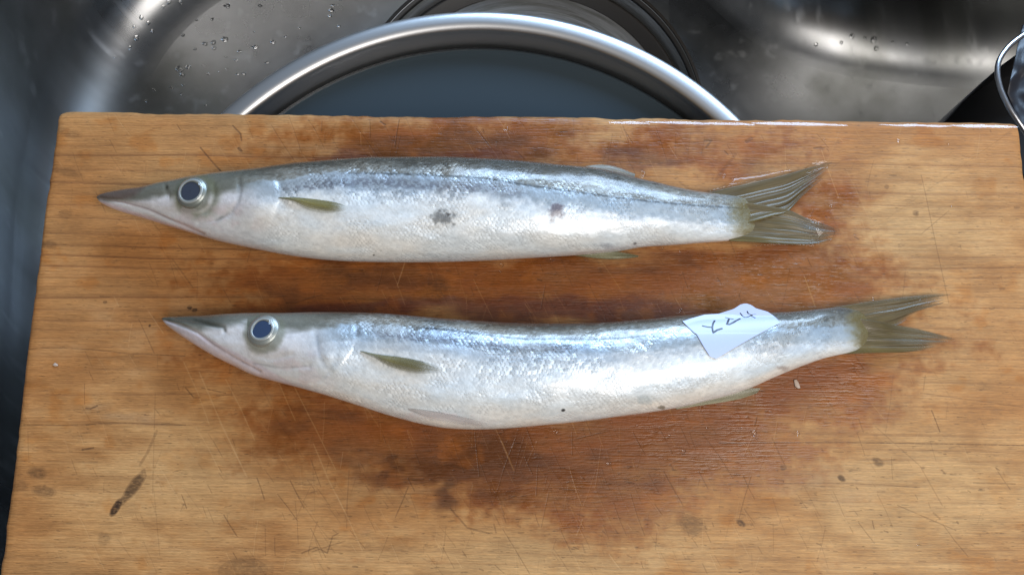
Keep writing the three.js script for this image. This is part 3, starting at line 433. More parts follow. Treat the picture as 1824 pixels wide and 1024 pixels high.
const fishA = makeFish({
  seed: 2, centre: [800, 380], label: 'straight silver barracuda with two grey bruises on its flank',
  top: [[172, 351], [176, 348], [186, 344], [205, 340], [228, 337], [250, 335], [290, 327], [330, 319], [380, 311], [420, 306], [470, 301], [520, 294], [560, 290], [620, 286], [700, 284], [780, 284], [860, 287], [940, 292], [1000, 297], [1060, 303], [1100, 311], [1150, 323], [1200, 334], [1250, 343], [1290, 348], [1325, 353], [1350, 363], [1372, 376], [1380, 383]],
  bot: [[172, 353], [176, 359], [186, 365], [210, 375], [250, 387], [300, 402], [340, 414], [380, 426], [430, 437], [470, 445], [520, 454], [580, 461], [640, 464], [720, 465], [800, 464], [880, 461], [950, 457], [1020, 453], [1060, 450], [1100, 446], [1150, 438], [1200, 435], [1260, 431], [1315, 427], [1345, 421], [1368, 410], [1380, 400]],
  thick: [[172, 0.0008], [178, 0.0020], [200, 0.0038], [250, 0.0066], [300, 0.0092], [350, 0.0112], [420, 0.0132], [500, 0.0148], [620, 0.0160], [800, 0.0166], [950, 0.0156], [1100, 0.0124], [1200, 0.0094], [1255, 0.0072], [1300, 0.0046], [1328, 0.0025], [1352, 0.0010], [1380, 0.0004]],
  mid: [[172, 0.0115], [250, 0.0125], [350, 0.0140], [500, 0.0152], [800, 0.0160], [950, 0.0152], [1100, 0.0122], [1200, 0.0094], [1255, 0.0074], [1300, 0.0052], [1328, 0.0043], [1352, 0.0036], [1380, 0.0030]],
  eye: [342, 343, 26.5, 18], eyeOut: 0.0006, iris: [0.26, 0.28, 0.25], pupil: [0.034, 0.044, 0.068], pupilNotch: 0.06, notchAt: 3.6,
  gill: pchip([[310, 486], [340, 498], [365, 496], [390, 484], [420, 456]]), gillY: [308, 428], scaleFrom: [440, 520], scaleMid: 370,
  grooves: [[[[176, 354], [215, 359], [262, 373], [300, 391], [332, 404], [362, 418]], 2.6, 0.0009], [[[424, 318], [428, 340], [424, 360], [410, 378], [385, 390], [352, 396]], 3.2, 0.0009], [[[492, 312], [500, 335], [497, 360], [486, 385], [462, 405], [430, 420]], 5, 0.0005], [[[362, 376], [375, 365], [382, 350], [380, 330]], 3, 0.0006], [[[292, 330], [296, 345]], 3, 0.0006], [[[318, 378], [345, 384], [370, 376]], 2.5, 0.0004]],
  bulges: [[342, 345, 46, 42, 0.0012], [455, 360, 60, 60, 0.0012], [395, 355, 40, 36, 0.0008]],
  skin: skinOf({
    seed: 2, lateral: [[380, 335], [480, 325], [560, 312], [640, 308], [750, 311], [860, 317], [930, 328], [1000, 338], [1060, 346], [1150, 358], [1240, 366], [1380, 374]], head: [395, 500],
    back: (X) => 24 + 22 * sm(850, 1150, X), streak: (X) => 0.95 * (1 - sm(880, 980, X)) * sm(460, 560, X), white: [28, 44], latOn: (X) => sm(600, 660, X) * 0.55, tail: [1286, 1338, 0.12],
    headSkin: (X, Y, n1, n2) => {
      const top = pchipTopA(X), e = Math.hypot((X - 342) / 1.05, Y - 346), ring = Math.exp(-Math.pow((Math.hypot((X - 350) / 1.02, (Y - 350)) - 34) / 9, 2)) * sm(-40, 10, (X - 330) + (Y - 340));
      let c = mixc([112, 110, 98], [216, 212, 212], sm(10, 26, Y - top + n1 * 14 + (X < 300 ? 8 : 0)));
      c = mixc(c, [220, 224, 228], sm(360, 395, Y + n1 * 30) * 0.7);
      const jaw = sm(0, 4, Y - (354 + (X - 176) * 0.335 + 0.00005 * (X - 176) * (X - 176))); c = mixc(c, [214, 200, 208], jaw * 0.8 * (1 - sm(380, 440, X)));
      c = mixc(c, [98, 80, 72], 0.8 * (1 - sm(222, 246, X + n1 * 30 + (Y - 345) * 1.5)) * (1 - sm(-3, 3, Y - (352 + (X - 176) * 0.07)))); 
      c = mixc(c, [104, 106, 78], clamp(ring) * 0.5); c = mixc(c, [100, 102, 84], (1 - sm(27, 34, e + n1 * 8)) * 0.6);
      c = mixc(c, [150, 132, 134], Math.exp(-Math.pow(segDist(X, Y, [[176, 354], [215, 359], [262, 373], [300, 391], [332, 404], [362, 418]]) / 1.7, 2)) * 0.6); c = mixc(c, [150, 152, 152], Math.exp(-Math.pow(segDist(X, Y, [[492, 312], [500, 335], [497, 360], [486, 385], [462, 405]]) / 2.2, 2)) * (0.35 + n2)); c = mixc(c, [214, 200, 204], sm(0.5, 0.64, fbm(X * 0.03, Y * 0.04, 3)) * 0.5 * sm(350, 380, Y));
      c = mixc(c, [90, 92, 84], sm(-14, -40, Y - 345) * sm(380, 420, X) * 0.4);
      c = mixc(c, [60, 60, 50], Math.exp(-Math.pow((X - 296) / 3, 2) - Math.pow((Y - 333) / 4, 2)));
      c = mixc(c, [110, 112, 112], Math.exp(-Math.pow(segDist(X, Y, [[426, 330], [424, 360], [410, 378], [385, 392]]) / 3.4, 2)) * (0.25 + 0.8 * (n1 + n2)));
      const m = 1 + n2 * 0.12 + n1 * 0.1; return { c: [c[0] * m, c[1] * m, c[2] * m], a: 1, m: 0.07, h: 0 };
    },
    spots: [[790, 388, 22, 17, [120, 122, 122], 0.9, 1], [799, 382, 6, 5, [60, 60, 62], 0.9, 4], [992, 373, 17, 19, [110, 106, 116], 0.95, 2], [983, 392, 7, 10, [110, 108, 116], 0.8, 3], [1132, 434, 6, 4, [60, 58, 60], 0.7, 6], [680, 362, 4, 3, [140, 140, 140], 0.5, 8], [1080, 437, 20, 7, [150, 152, 158], 0.5, 9], [665, 455, 3, 2, [90, 88, 80], 0.8, 10]],
  }),
  fins: [
    { name: 'pectoral_fin', onSkin: true, upper: [[496, 352], [530, 353], [570, 357], [600, 362], [622, 370]], lower: [[498, 354], [520, 362], [550, 378], [585, 383], [618, 375]], lift: 0.0010, wave: 0.0004, rays: 9, tint: olive, seed: 1, clear: 0.12, thin: edgeThin },
    { name: 'tail_fin', upper: [[1262, 343], [1300, 334], [1345, 324], [1400, 311], [1444, 298], [1490, 286]], lower: [[1306, 404], [1345, 394], [1378, 385], [1403, 378], [1430, 350], [1486, 302]], h0: 0.0066, h1: 0.0026, wave: 0.0020, curl: 0.0, fray: 0.30, rays: 14, tint: tailTint, seed: 2, clear: 0.34, thin: tipThin },
    { name: 'tail_fin', upper: [[1304, 360], [1340, 362], [1375, 368], [1406, 374], [1444, 391], [1500, 410]], lower: [[1300, 429], [1342, 431], [1385, 434], [1420, 435], [1458, 433], [1500, 418]], h0: 0.0064, h1: 0.0018, wave: 0.0018, fray: 0.24, rays: 14, tint: tailTint, seed: 3, clear: 0.34, thin: tipThin },
    { name: 'anal_fin', upper: [[1020, 451], [1050, 447], [1085, 446], [1110, 450], [1138, 455]], lower: [[1022, 454], [1050, 458], [1085, 461], [1112, 460], [1138, 457]], h0: 0.0085, h1: 0.004, wave: 0.0010, fray: 0.02, rays: 5, tint: (u, v, n) => mixc([176, 172, 136], [150, 148, 110], n), seed: 4, clear: 0.2, thick: 0.0008 },
    { name: 'dorsal_fin', upper: [[1030, 299], [1056, 294], [1082, 294], [1106, 300], [1132, 310]], lower: [[1032, 304], [1062, 308], [1085, 312], [1105, 317], [1130, 321]], h0: 0.0130, h1: 0.009, wave: 0.001, fray: 0.02, rays: 5, tint: (u, v, n) => mixc([168, 166, 152], [190, 188, 176], n), seed: 5, clear: 0.35, thick: 0.0008 },
  ],
});
function pchipTopA(X) { return 352 - 0.115 * (X - 176); }

const fishB = makeFish({
  seed: 5, centre: [900, 665], label: 'curved silver barracuda with a handwritten paper tag on its back',
  top: [[288, 567], [293, 565], [306, 564], [340, 563], [400, 561], [440, 559], [500, 558], [560, 557], [620, 557], [680, 559], [740, 564], [800, 569], [860, 573], [920, 576], [980, 577], [1040, 577], [1100, 574], [1160, 569], [1210, 563], [1260, 559], [1320, 558], [1380, 557], [1420, 555], [1470, 550], [1500, 548], [1528, 553], [1552, 565], [1570, 577], [1578, 584]],
  bot: [[288, 569], [293, 576], [306, 587], [340, 610], [380, 634], [420, 654], [450, 668], [480, 677], [530, 690], [580, 704], [640, 723], [700, 742], [760, 757], [800, 763], [850, 765], [900, 763], [960, 758], [1040, 750], [1100, 742], [1160, 734], [1220, 724], [1260, 714], [1300, 704], [1340, 690], [1380, 672], [1404, 662], [1440, 648], [1470, 638], [1500, 631], [1526, 626], [1550, 618], [1568, 607], [1578, 600]],
  thick: [[288, 0.0008], [294, 0.0020], [320, 0.0042], [360, 0.0066], [420, 0.0098], [480, 0.0120], [560, 0.0138], [660, 0.0152], [800, 0.0165], [950, 0.0163], [1100, 0.0150], [1250, 0.0128], [1360, 0.0102], [1430, 0.0080], [1470, 0.0064], [1508, 0.0042], [1534, 0.0024], [1554, 0.0010], [1578, 0.0004]],
  mid: [[288, 0.0110], [360, 0.0120], [480, 0.0138], [660, 0.0150], [800, 0.0160], [950, 0.0158], [1100, 0.0146], [1250, 0.0124], [1360, 0.0100], [1430, 0.0080], [1470, 0.0066], [1508, 0.0052], [1534, 0.0043], [1554, 0.0036], [1578, 0.0030]],
  eye: [469, 589, 28, 17.5], eyeOut: 0.0006, iris: [0.34, 0.36, 0.33], pupil: [0.022, 0.046, 0.105], pupilNotch: 0.16, notchAt: 2.5,
  gill: pchip([[565, 626], [600, 634], [630, 624], [660, 602], [692, 566]]), gillY: [564, 694], scaleFrom: [560, 650], scaleMid: 610,
  grooves: [[[[292, 571], [320, 578], [350, 592], [380, 615], [420, 640], [462, 662]], 2.6, 0.0009], [[[310, 566], [345, 570], [372, 578], [398, 582], [398, 590]], 2.6, 0.0009], [[[562, 592], [566, 620], [576, 645], [588, 662]], 5, 0.0006], [[[604, 610], [598, 640], [588, 665], [560, 684]], 5, 0.0006], [[[450, 648], [500, 655], [550, 652]], 3, 0.0006], [[[452, 630], [480, 640], [520, 632]], 3, 0.0005]],
  bulges: [[470, 592, 46, 42, 0.0012], [520, 620, 50, 36, 0.0010], [590, 630, 50, 60, 0.0010]],
  skin: skinOf({
    seed: 5, lateral: [[500, 600], [580, 588], [640, 578], [740, 583], [800, 588], [880, 598], [960, 604], [1040, 604], [1100, 602], [1200, 592], [1290, 586], [1400, 584], [1500, 580], [1578, 580]], head: [520, 630],
    back: (X) => 28, streak: (X) => 0.9 * (1 - sm(960, 1150, X)) * sm(640, 700, X), white: [36, 56], latOn: (X) => sm(720, 780, X) * (1 - sm(1110, 1180, X)) * 0.9, tail: [1494, 1544, 0.12],
    headSkin: (X, Y, n1, n2) => {
      const e = Math.hypot((X - 470) / 1.05, Y - 592);
      let c = mixc([114, 114, 104], [218, 216, 216], sm(20, 38, Y - 559 + n1 * 16 - (X < 440 ? (440 - X) * 0.12 - 12 : 0)));
      c = mixc(c, [222, 226, 228], sm(630, 655, Y + n1 * 30) * 0.6);
      const jaw = sm(0, 5, Y - (572 + (X - 292) * 0.40 + 0.0004 * (X - 292) * (X - 292) - 4)); c = mixc(c, [214, 202, 210], jaw * 0.75 * (1 - sm(480, 560, X)));
      c = mixc(c, [74, 74, 66], (1 - sm(372, 405, X + n1 * 24)) * (1 - sm(-2, 4, Y - (569 + (X - 292) * 0.13))) * 0.85);
      c = mixc(c, [52, 54, 46], Math.exp(-Math.pow(segDist(X, Y, [[345, 569], [372, 577], [397, 582], [399, 588]]) / 2.8, 2)) * 0.45);
      c = mixc(c, [112, 114, 96], (1 - sm(31, 42, e + n1 * 14)) * 0.6);
      c = mixc(c, [150, 134, 136], Math.exp(-Math.pow(segDist(X, Y, [[292, 571], [320, 578], [350, 592], [380, 615], [420, 640], [462, 662]]) / 1.7, 2)) * 0.5); c = mixc(c, [160, 160, 162], Math.exp(-Math.pow(segDist(X, Y, [[450, 648], [500, 655], [550, 652]]) / 2, 2)) * 0.4); c = mixc(c, [216, 202, 204], sm(0.5, 0.64, fbm(X * 0.03, Y * 0.04, 3)) * 0.5 * sm(610, 640, Y));
      const fold = Math.exp(-Math.pow(segDist(X, Y, [[565, 600], [570, 635], [586, 660]]) / 3, 2)) + Math.exp(-Math.pow(segDist(X, Y, [[604, 615], [598, 642], [580, 672]]) / 3, 2)); c = mixc(c, [150, 158, 170], clamp(fold) * 0.5);
      c = mixc(c, [110, 70, 80], Math.exp(-Math.pow((X - 620) / 7, 2) - Math.pow((Y - 592) / 4, 2)) * 0.7);
      const m = 1 + n2 * 0.12 + n1 * 0.1; return { c: [c[0] * m, c[1] * m, c[2] * m], a: 1, m: 0.07, h: 0 };
    },
    spots: [[1004, 730, 4, 3, [40, 40, 40], 0.9, 1], [1178, 726, 9, 4, [110, 105, 90], 0.7, 2], [1395, 655, 16, 8, [150, 140, 138], 0.6, 4], [1150, 712, 26, 10, [175, 185, 188], 0.5, 5], [780, 742, 70, 8, [222, 208, 210], 0.5, 6], [1405, 612, 3, 2, [120, 120, 120], 0.7, 7], [860, 752, 50, 6, [210, 206, 206], 0.4, 8], [638, 594, 8, 10, [80, 80, 84], 0.5, 9]],
  }),
  fins: [
    { name: 'pectoral_fin', onSkin: true, upper: [[642, 625], [675, 632], [715, 637], [755, 645], [790, 657]], lower: [[643, 627], [668, 640], [690, 656], [735, 668], [786, 664]], lift: 0.0010, wave: 0.0004, rays: 9, tint: (u, v, n) => mixc([134, 124, 72], [154, 142, 92], n), seed: 1, clear: 0.12, thin: edgeThin },
    { name: 'tail_fin', upper: [[1462, 551], [1500, 545], [1545, 538], [1600, 531], [1644, 526], [1698, 521]], lower: [[1500, 602], [1540, 596], [1570, 588], [1594, 581], [1634, 563], [1696, 542]], h0: 0.0066, h1: 0.0028, wave: 0.0022, fray: 0.34, rays: 14, tint: tailTint, seed: 2, clear: 0.34, thin: tipThin },
    { name: 'tail_fin', upper: [[1500, 566], [1540, 569], [1570, 574], [1596, 579], [1644, 588], [1710, 605]], lower: [[1496, 631], [1542, 629], [1580, 628], [1616, 627], [1660, 622], [1710, 610]], h0: 0.0064, h1: 0.0020, wave: 0.0020, fray: 0.24, rays: 14, tint: tailTint, seed: 3, clear: 0.34, thin: tipThin },
    { name: 'anal_fin', upper: [[1200, 724], [1240, 712], [1280, 702], [1320, 693], [1356, 691]], lower: [[1206, 729], [1244, 723], [1284, 717], [1320, 710], [1350, 700]], h0: 0.0100, h1: 0.005, wave: 0.0008, fray: 0.03, rays: 6, tint: (u, v, n) => mixc([206, 204, 186], [160, 152, 112], clamp(n * 0.6 + sm(0.3, 0.9, v) * 0.4)), seed: 4, clear: 0.15, thick: 0.0008 },
    { name: 'pelvic_fin', upper: [[728, 727], [760, 730], [800, 737], [840, 745], [872, 753]], lower: [[730, 731], [765, 745], [800, 752], [840, 757], [872, 757]], onSkin: true, lift: 0.0002, thick: 0.0003, thin: (u, v, n) => 0.55 - 0.5 * Math.max(sm(0.4, 1, v + n * 0.3), sm(0.5, 1, u + n * 0.3)), wave: 0.0002, rays: 5, tint: (u, v, n) => mixc([250, 240, 240], [246, 246, 244], n), seed: 6, clear: 0.0 },
  ],
});

// ---------------------------------------------------------------- paper tag on the second fish
{
  const pg = [[1216, 572], [1231, 567], [1256, 560], [1280, 559], [1308, 550], [1320, 542], [1327, 540.5], [1334, 541], [1340, 544], [1347, 549], [1368, 555], [1381, 564], [1392, 575], [1368, 587], [1340, 602], [1306, 621], [1286, 633], [1275, 639], [1264, 635], [1253, 618], [1241, 597], [1231, 587]];
  const cw = 1024, ch = 622;
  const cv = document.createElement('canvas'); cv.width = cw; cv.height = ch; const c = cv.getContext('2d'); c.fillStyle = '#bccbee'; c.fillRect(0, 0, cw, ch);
  const R = rng(4); for (let k = 0; k < 9000; k++) { c.fillStyle = `rgba(${R() < 0.5 ? '255,255,255' : '190,196,208'},0.10)`; c.fillRect(R() * cw, R() * ch, 1 + R() * 7, 1 + R() * 2); }
  c.strokeStyle = '#161c30'; c.lineCap = 'round'; c.lineJoin = 'round';
  const writing = [[12, [[455, 443], [515, 456], [578, 461]]], [12, [[612, 374], [590, 410], [580, 460], [584, 500], [593, 531]]], [13, [[593, 531], [645, 495], [705, 477]]], [10, [[752, 333], [800, 345], [850, 351]]], [13, [[800, 346], [786, 382], [770, 420], [800, 424], [862, 394], [940, 350]]], [9, [[946, 278], [965, 306], [1000, 330], [1040, 326], [1090, 306], [1146, 288]]], [9, [[1036, 256], [1058, 286], [1092, 312], [1138, 338]]], [8, [[1470, 424], [1420, 434], [1366, 470]]], [6, [[1456, 420], [1448, 458]]]];
  // rows across the outline
  const ylo = 540.8, yhi = 638.8;
  const span = (y) => { const xs = []; for (let i = 0, j = pg.length - 1; i < pg.length; j = i++) { const a = pg[i], b = pg[j]; if ((a[1] > y) !== (b[1] > y)) xs.push(a[0] + (b[0] - a[0]) * (y - a[1]) / (b[1] - a[1])); } return xs.length < 2 ? null : [Math.min(...xs), Math.max(...xs)]; };
  // the paper clings to the flank below its crease and stands off stiffly over the back above it
  const creaseY = 594, P = (u, v) => {
    const y = ylo + (yhi - ylo) * v, s = span(y) || [1330, 1332], x = s[0] + (s[1] - s[0]) * u;
    const cling = (yy) => fishB.onSkin(x, yy, 0.00055)[0];
    if (y >= creaseY) return cling(y);
    const a = cling(creaseY), drop = (creaseY - y) / 3800, lift = Math.min(0.25, 0) ; const h = a.y - drop * 0.50 - drop * drop * 2.5 + (fbm(x * 0.03, y * 0.05, 2) - 0.5) * 0.0006 * sm(creaseY, creaseY - 20, y);
    return at(x, y, Math.max(h, cling(Math.max(y, fishB.yT(x) + 6)).y));
  };
  // the print is laid out in metres on the unrolled paper: across it, and along it from its top
  const NV = 60, along = [0]; for (let k = 1; k <= NV; k++) along.push(along[k - 1] + P(0.5, k / NV).distanceTo(P(0.5, (k - 1) / NV)));
  const lenAt = (v) => { const q = clamp(v) * NV, k = Math.min(NV - 1, Math.floor(q)); return along[k] + (along[k + 1] - along[k]) * (q - k); };
  const midX = P(0.5, 0.55).x, SW = 0.056, SH = 0.034;
  const flat = (u, v) => [(P(u, v).x - midX) / SW + 0.5, (lenAt(v) + 0.001) / SH];
  for (const [w, pts] of writing) {
    c.lineWidth = w * 1.25; c.beginPath(); pts.forEach(([x, y], k) => { const X = 1190 + x * 0.13674, Y = 520 + y * 0.13674, s = span(Y) || [X - 1, X + 1], q = flat((X - s[0]) / (s[1] - s[0]), (Y - ylo) / (yhi - ylo)); k ? c.lineTo(q[0] * cw, q[1] * ch) : c.moveTo(q[0] * cw, q[1] * ch); }); c.stroke();
  }
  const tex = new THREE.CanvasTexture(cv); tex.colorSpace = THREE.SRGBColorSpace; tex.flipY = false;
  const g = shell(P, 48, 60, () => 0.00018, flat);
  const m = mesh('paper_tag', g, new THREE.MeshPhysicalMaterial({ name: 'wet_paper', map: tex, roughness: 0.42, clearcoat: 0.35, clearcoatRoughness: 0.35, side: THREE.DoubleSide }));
  tag(m, 'torn white paper tag with three handwritten characters stuck to the curved fish', 'paper tag');
}

// ---------------------------------------------------------------- water on the board and in the sink
const waterMat = new THREE.MeshPhysicalMaterial({ name: 'clear_water', color: 0xffffff, roughness: 0.03, transmission: 1, thickness: 0, ior: 1.33 });
const dropMat = new THREE.MeshPhysicalMaterial({ name: 'water_bead', color: 0xffffff, roughness: 0.02, transmission: 1, thickness: 0.003, ior: 1.33 });
function bead(outlineW, height, n = 6, low = false) {                   // outlineW: points round the edge, on their surface; a low dome over them
  const E = outlineW.length, c = new THREE.Vector3(); for (const p of outlineW) c.add(p); c.multiplyScalar(1 / E);
  const pos = [], idx = [];
  for (let r = 0; r <= n; r++) for (let k = 0; k < E; k++) { const t = 1 - Math.pow(1 - r / (n + 1), 1.0), p = outlineW[k], q = 1 - t; pos.push(p.x * q + c.x * t, p.y * q + c.y * t + height * (low ? Math.pow(1 - q * q, 0.85) : Math.sqrt(Math.max(0, 1 - q * q * 0.999))), p.z * q + c.z * t); }
  const top = pos.length / 3; pos.push(c.x, c.y + height, c.z);
  for (let r = 0; r < n; r++) for (let k = 0; k < E; k++) { const a = r * E + k, b = r * E + (k + 1) % E; idx.push(a, a + E, b, b, a + E, b + E); }
  for (let k = 0; k < E; k++) idx.push(n * E + k, top, n * E + (k + 1) % E);
  const bot = pos.length / 3; pos.push(c.x, c.y + 0.00002, c.z); for (let k = 0; k < E; k++) idx.push(k, (k + 1) % E, bot);
  const g = geoFrom(pos, idx); if (g.attributes.normal.getY(top) < 0) { const ix = g.index.array; for (let k = 0; k < ix.length; k += 3) { const t = ix[k]; ix[k] = ix[k + 1]; ix[k + 1] = t; } g.computeVertexNormals(); }
  return g;
}
function roundPx(x, y, rx, ry, yy, seed, n = 20) { const o = []; for (let k = 0; k < n; k++) { const a = k / n * Math.PI * 2, r = 1 + (noise(Math.cos(a) * 1.4 + seed * 7, Math.sin(a) * 1.4 + seed) - 0.5) * 0.7; o.push(at(x + Math.cos(a) * rx * r, y + Math.sin(a) * ry * r, yy)); } return o; }
{
  for (const [x, y, r, h] of [[893, 471, 5, 1.4], [891, 484, 3, 0.8], [983, 463, 4, 1.2], [1045, 461, 4, 1.0], [1179, 443, 4, 1.1], [1211, 449, 2.5, 0.7], [1146, 310, 7, 1.8], [1343, 770, 8, 1.2], [1420, 771, 6, 1.3], [1218, 804, 6, 1.6], [1236, 557, 3, 0.9], [1213, 553, 4, 1.0], [1320, 763, 3, 0.7], [1260, 762, 2.5, 0.7], [1300, 745, 2.5, 0.7], [902, 229, 5, 1.0], [1480, 366, 4, 1.1], [1636, 970, 3, 0.9], [98, 650, 4, 0.8], [990, 769, 5, 0.7], [1135, 758, 3, 0.8], [1192, 775, 3, 0.8], [1085, 826, 5, 0.6], [1640, 532, 5, 0.9], [1664, 536, 4, 0.8], [1555, 532, 4, 0.7], [1290, 314, 5, 1.2], [1307, 318, 4, 1.5], [1470, 248, 3, 0.7], [1600, 250, 4, 0.6], [1690, 256, 3, 0.6], [1695, 367, 3, 0.8], [600, 285, 3, 0.8]])
    tag(mesh('water_drop', bead(roundPx(x, y, r, r * 0.85, 0.0002, x % 17), h / 1000), waterMat), 'small clear water drop on the wooden board', 'water drop', 'water drops on the board');
  // films of water beside the first tail and along the back edge
  const film = (pts, h, label, y = 0.0002) => { const cu = new THREE.CatmullRomCurve3(pts.map(([a, b]) => at(a, b, y)), true, 'centripetal'), o = cu.getSpacedPoints(72).slice(0, 72); tag(mesh('water_film', bead(o, h, 10, true), waterMat), label, 'water'); };
  film([[1246, 345], [1280, 334], [1304, 316], [1345, 308], [1416, 303], [1406, 316], [1350, 332], [1300, 348]], 0.0022, 'puddle of water along the upper edge of the straight fish tail');
  film([[1398, 372], [1412, 382], [1440, 388], [1470, 398], [1490, 410], [1486, 426], [1460, 436], [1440, 420], [1420, 396]], 0.0042, 'puddle of water round the lower tail tip of the straight fish');
  film([[1330, 436], [1400, 440], [1462, 437], [1462, 433], [1400, 431], [1340, 428]], 0.0012, 'thin water line under the lower tail lobe of straight fish');
  film([[1432, 302], [1446, 290], [1476, 289], [1478, 296], [1460, 304], [1438, 310]], 0.0040, 'water bead at the upper tail tip of the straight fish');
  for (const [a, b, wd, l] of [[1084, 1158, 1.0, 'first'], [1148, 1264, 1.0, 'second'], [1250, 1342, 0.9, 'third'], [1335, 1505, 1.2, 'fourth'], [1560, 1690, 0.8, 'fifth'], [1685, 1806, 1.1, 'sixth']]) {
    const ua = (a - 105) / 1708 * BOARD_W, ub = (b - 105) / 1708 * BOARD_W, in0 = 0.0034 + (l === 'first' || l === 'third' ? 0.0003 : 0);
    const P = (u, v) => { const wdt = 0.00095 * wd * Math.pow(Math.sin(Math.PI * clamp(u, 0.015, 0.985)), 0.55) * (0.7 + 0.6 * noise(u * 5 + a, 3)), ins = in0 + (u - 0.5) * 0.0006 + (noise(u * 4, a) - 0.5) * 0.0004 + (v - 0.5) * 2 * wdt, [x, z] = boardXZ(ua + (ub - ua) * u, ins), e = 0.0066 - ins; return new THREE.Vector3(x, -46 * e * e + 0.00098, z); };
    tag(mesh('water_streak', shell(P, 60, 10, () => 0.0003), waterMat), `${l} wet streak along the back edge of the board, counted from the bowl`, 'water');
  }
  // scraps of skin and scale left on the board
  const scrap = new THREE.MeshPhysicalMaterial({ name: 'dried_skin', color: new THREE.Color().setRGB(0.55, 0.44, 0.36), roughness: 0.5 });
  tag(mesh('skin_flake', bead([[1414, 676], [1419, 675], [1424, 682], [1427, 692], [1422, 693], [1416, 688]].map(([x, y]) => at(x, y, 0.0002)), 0.0005), scrap), 'pale flake of fish skin on the board under the curved tail', 'flake');
  tag(mesh('skin_flake', bead([[92, 650], [97, 646], [102, 649], [103, 652], [97, 653]].map(([x, y]) => at(x, y, 0.0002)), 0.0005), scrap), 'tiny white flake near the left edge of the board', 'flake');
  // drops in the sink
  const R = rng(23); let made = 0;
  const floorPoly = ring.map(([p]) => [p.x, p.z]);
  for (let k = 0; k < 400 && made < 44; k++) {
    const x = 215 + R() * 480, y = 195 - R() * 230; if (Math.hypot(x - 855, y - 690) < 690) continue;
    const p = at(x, y, FLOOR_Y); if (!inside(p.x, p.z, floorPoly)) continue; if (R() > 1.1 - (x - 215) / 560) continue;
    const r = 0.0009 + R() * R() * 0.0022, o = []; for (let t = 0; t < 16; t++) { const a = t / 16 * Math.PI * 2, q = r * (1 + (noise(Math.cos(a) * 1.5 + k, Math.sin(a) * 1.5) - 0.5) * 0.8); o.push(new THREE.Vector3(p.x + Math.cos(a) * q, FLOOR_Y + 0.0001, p.z + Math.sin(a) * q * 0.8)); }
    tag(mesh('water_drop', bead(o, r * 0.6), dropMat), 'water drop on the left floor of the steel sink', 'water drop', 'water drops in the sink'); made++;
  }
  // drops clinging to the rounded corners
  const near = (px, py) => { let b = [0, 0], bd = 1e9; for (let k = 0; k < ON; k++) for (let j = 1; j < 13; j++) { const p = sinkPoint(k, j), q = toPx(p.x, p.y, p.z), d = Math.hypot(q[0] - px, q[1] - py); if (d < bd) { bd = d; b = [k, j]; } } return b; };
  for (const [x, y, r] of [[247, 70, 1.9], [262, 40, 1.4], [300, 4, 2.0], [288, 10, 1.3], [270, 55, 1.2], [236, 88, 1.3], [252, 28, 1.5], [320, 2, 1.4], [205, 100, 0.9], [240, 52, 1.0], [1520, 66, 1.8], [1558, 72, 2.2], [1560, 80, 1.6], [1498, 74, 1.2], [1456, 72, 1.3], [1620, 76, 1.1], [1545, 62, 1.3], [1592, 70, 1.0]]) {
    const [k, j] = near(x, y), p = sinkPoint(k, j), a = sinkPoint(k + 1, j).sub(p).normalize(), b = sinkPoint(k, Math.min(j + 1, 12)).sub(sinkPoint(k, j - 1)).normalize(), n = a.clone().cross(b).normalize(); if (n.y < 0) n.negate();
    const g = new THREE.SphereGeometry(r / 1000, 18, 12); g.scale(1, 0.5, 1.2); const m = mesh('water_drop', g, dropMat); m.position.copy(p).addScaledVector(n, r / 1000 * 0.1); m.quaternion.setFromUnitVectors(new THREE.Vector3(0, 1, 0), n);
    const left = x < 800; tag(m, left ? 'water drop clinging to the left rounded corner of the sink' : 'water drop clinging to the right rounded corner of the sink', 'water drop', left ? 'water drops on the left sink corner' : 'water drops on the right sink corner');
  }
}

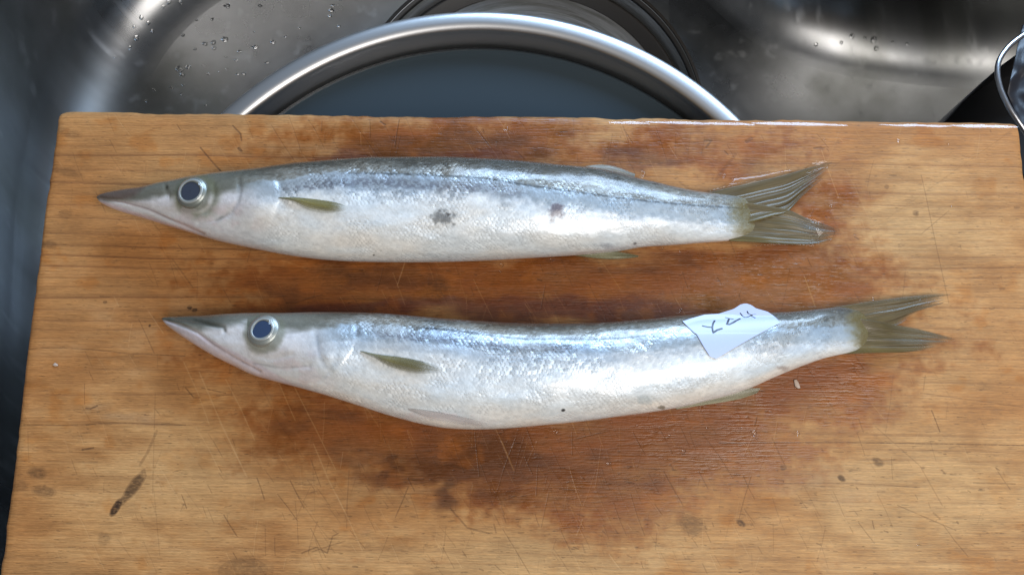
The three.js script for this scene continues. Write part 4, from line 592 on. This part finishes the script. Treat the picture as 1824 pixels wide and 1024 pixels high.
// ---------------------------------------------------------------- corner basket with a wire handle
{
  const y0 = -0.075, pts = [[1676, 222], [1712, 182], [1748, 148], [1790, 112], [1860, 62], [1990, 30], [2080, 120], [2050, 300], [1850, 330]];
  const base = at(1850, 200, FLOOR_Y); base.y = FLOOR_Y;
  const G = group('sink_basket', base); tag(G, 'black plastic corner basket with a wire loop beside the board', 'basket');
  const plastic = new THREE.MeshPhysicalMaterial({ name: 'black_plastic', color: new THREE.Color().setRGB(0.010, 0.010, 0.011), roughness: 0.42, side: THREE.DoubleSide });
  const topP = pts.map(([x, y]) => at(x, y, y0)), c = topP.reduce((s, p) => s.add(p), new THREE.Vector3()).multiplyScalar(1 / pts.length);
  const n = topP.length, pos = [], idx = [];
  const rings = [[1.0, FLOOR_Y + 0.0005, 0.86], [1, y0 - 0.002, 1], [1, y0, 0.995], [1, y0 - 0.0005, 0.97], [1, y0 - 0.05, 0.92]];
  for (const [, y, k] of rings) for (const p of topP) pos.push(c.x + (p.x - c.x) * k - base.x, y - base.y, c.z + (p.z - c.z) * k - base.z);
  for (let r = 0; r < rings.length - 1; r++) for (let k = 0; k < n; k++) { const a = r * n + k, b = r * n + (k + 1) % n; idx.push(a, b, a + n, b, b + n, a + n); }
  const m = pos.length / 3; pos.push(c.x - base.x, y0 - 0.05 - base.y, c.z - base.z); for (let k = 0; k < n; k++) idx.push((rings.length - 1) * n + k, (rings.length - 1) * n + (k + 1) % n, m);
  mesh('basket_wall', geoFrom(pos, idx).toNonIndexed(), plastic, G).geometry.computeVertexNormals();
  const cu = new THREE.CatmullRomCurve3([[1930, 22, -0.05], [1865, 36, -0.045], [1824, 62, -0.04], [1797, 84, -0.04], [1781, 108, -0.04], [1778, 128, -0.04], [1783, 156, -0.04], [1798, 190, -0.04], [1826, 232, -0.042], [1862, 282, -0.05], [1900, 320, -0.075]].map(([x, y, h]) => at(x, y, h).sub(base)));
  mesh('wire_loop', new THREE.TubeGeometry(cu, 90, 0.0014, 12), new THREE.MeshStandardMaterial({ name: 'steel_wire', color: new THREE.Color().setRGB(0.6, 0.6, 0.62), metalness: 1, roughness: 0.28 }), G);
  // crumpled dark liner inside the loop
  const bag = shell((u, v) => { const x = 1788 + (1990 - 1788) * u + 16 * v, y = 66 + 200 * v + (1 - u) * 50 * (0.5 - v) * -0.9; return at(x + (v < 0.5 ? (0.5 - v) * 70 * (1 - u) : (v - 0.5) * 90 * (1 - u)), y, -0.055 + (fbm(u * 4, v * 4, 3) - 0.5) * 0.010).sub(base); }, 40, 40, () => 0.0006);
  mesh('liner', bag, new THREE.MeshPhysicalMaterial({ name: 'dark_film', color: new THREE.Color().setRGB(0.016, 0.016, 0.02), roughness: 0.34, side: THREE.DoubleSide }), G);
}

renderer.render(scene, camera);
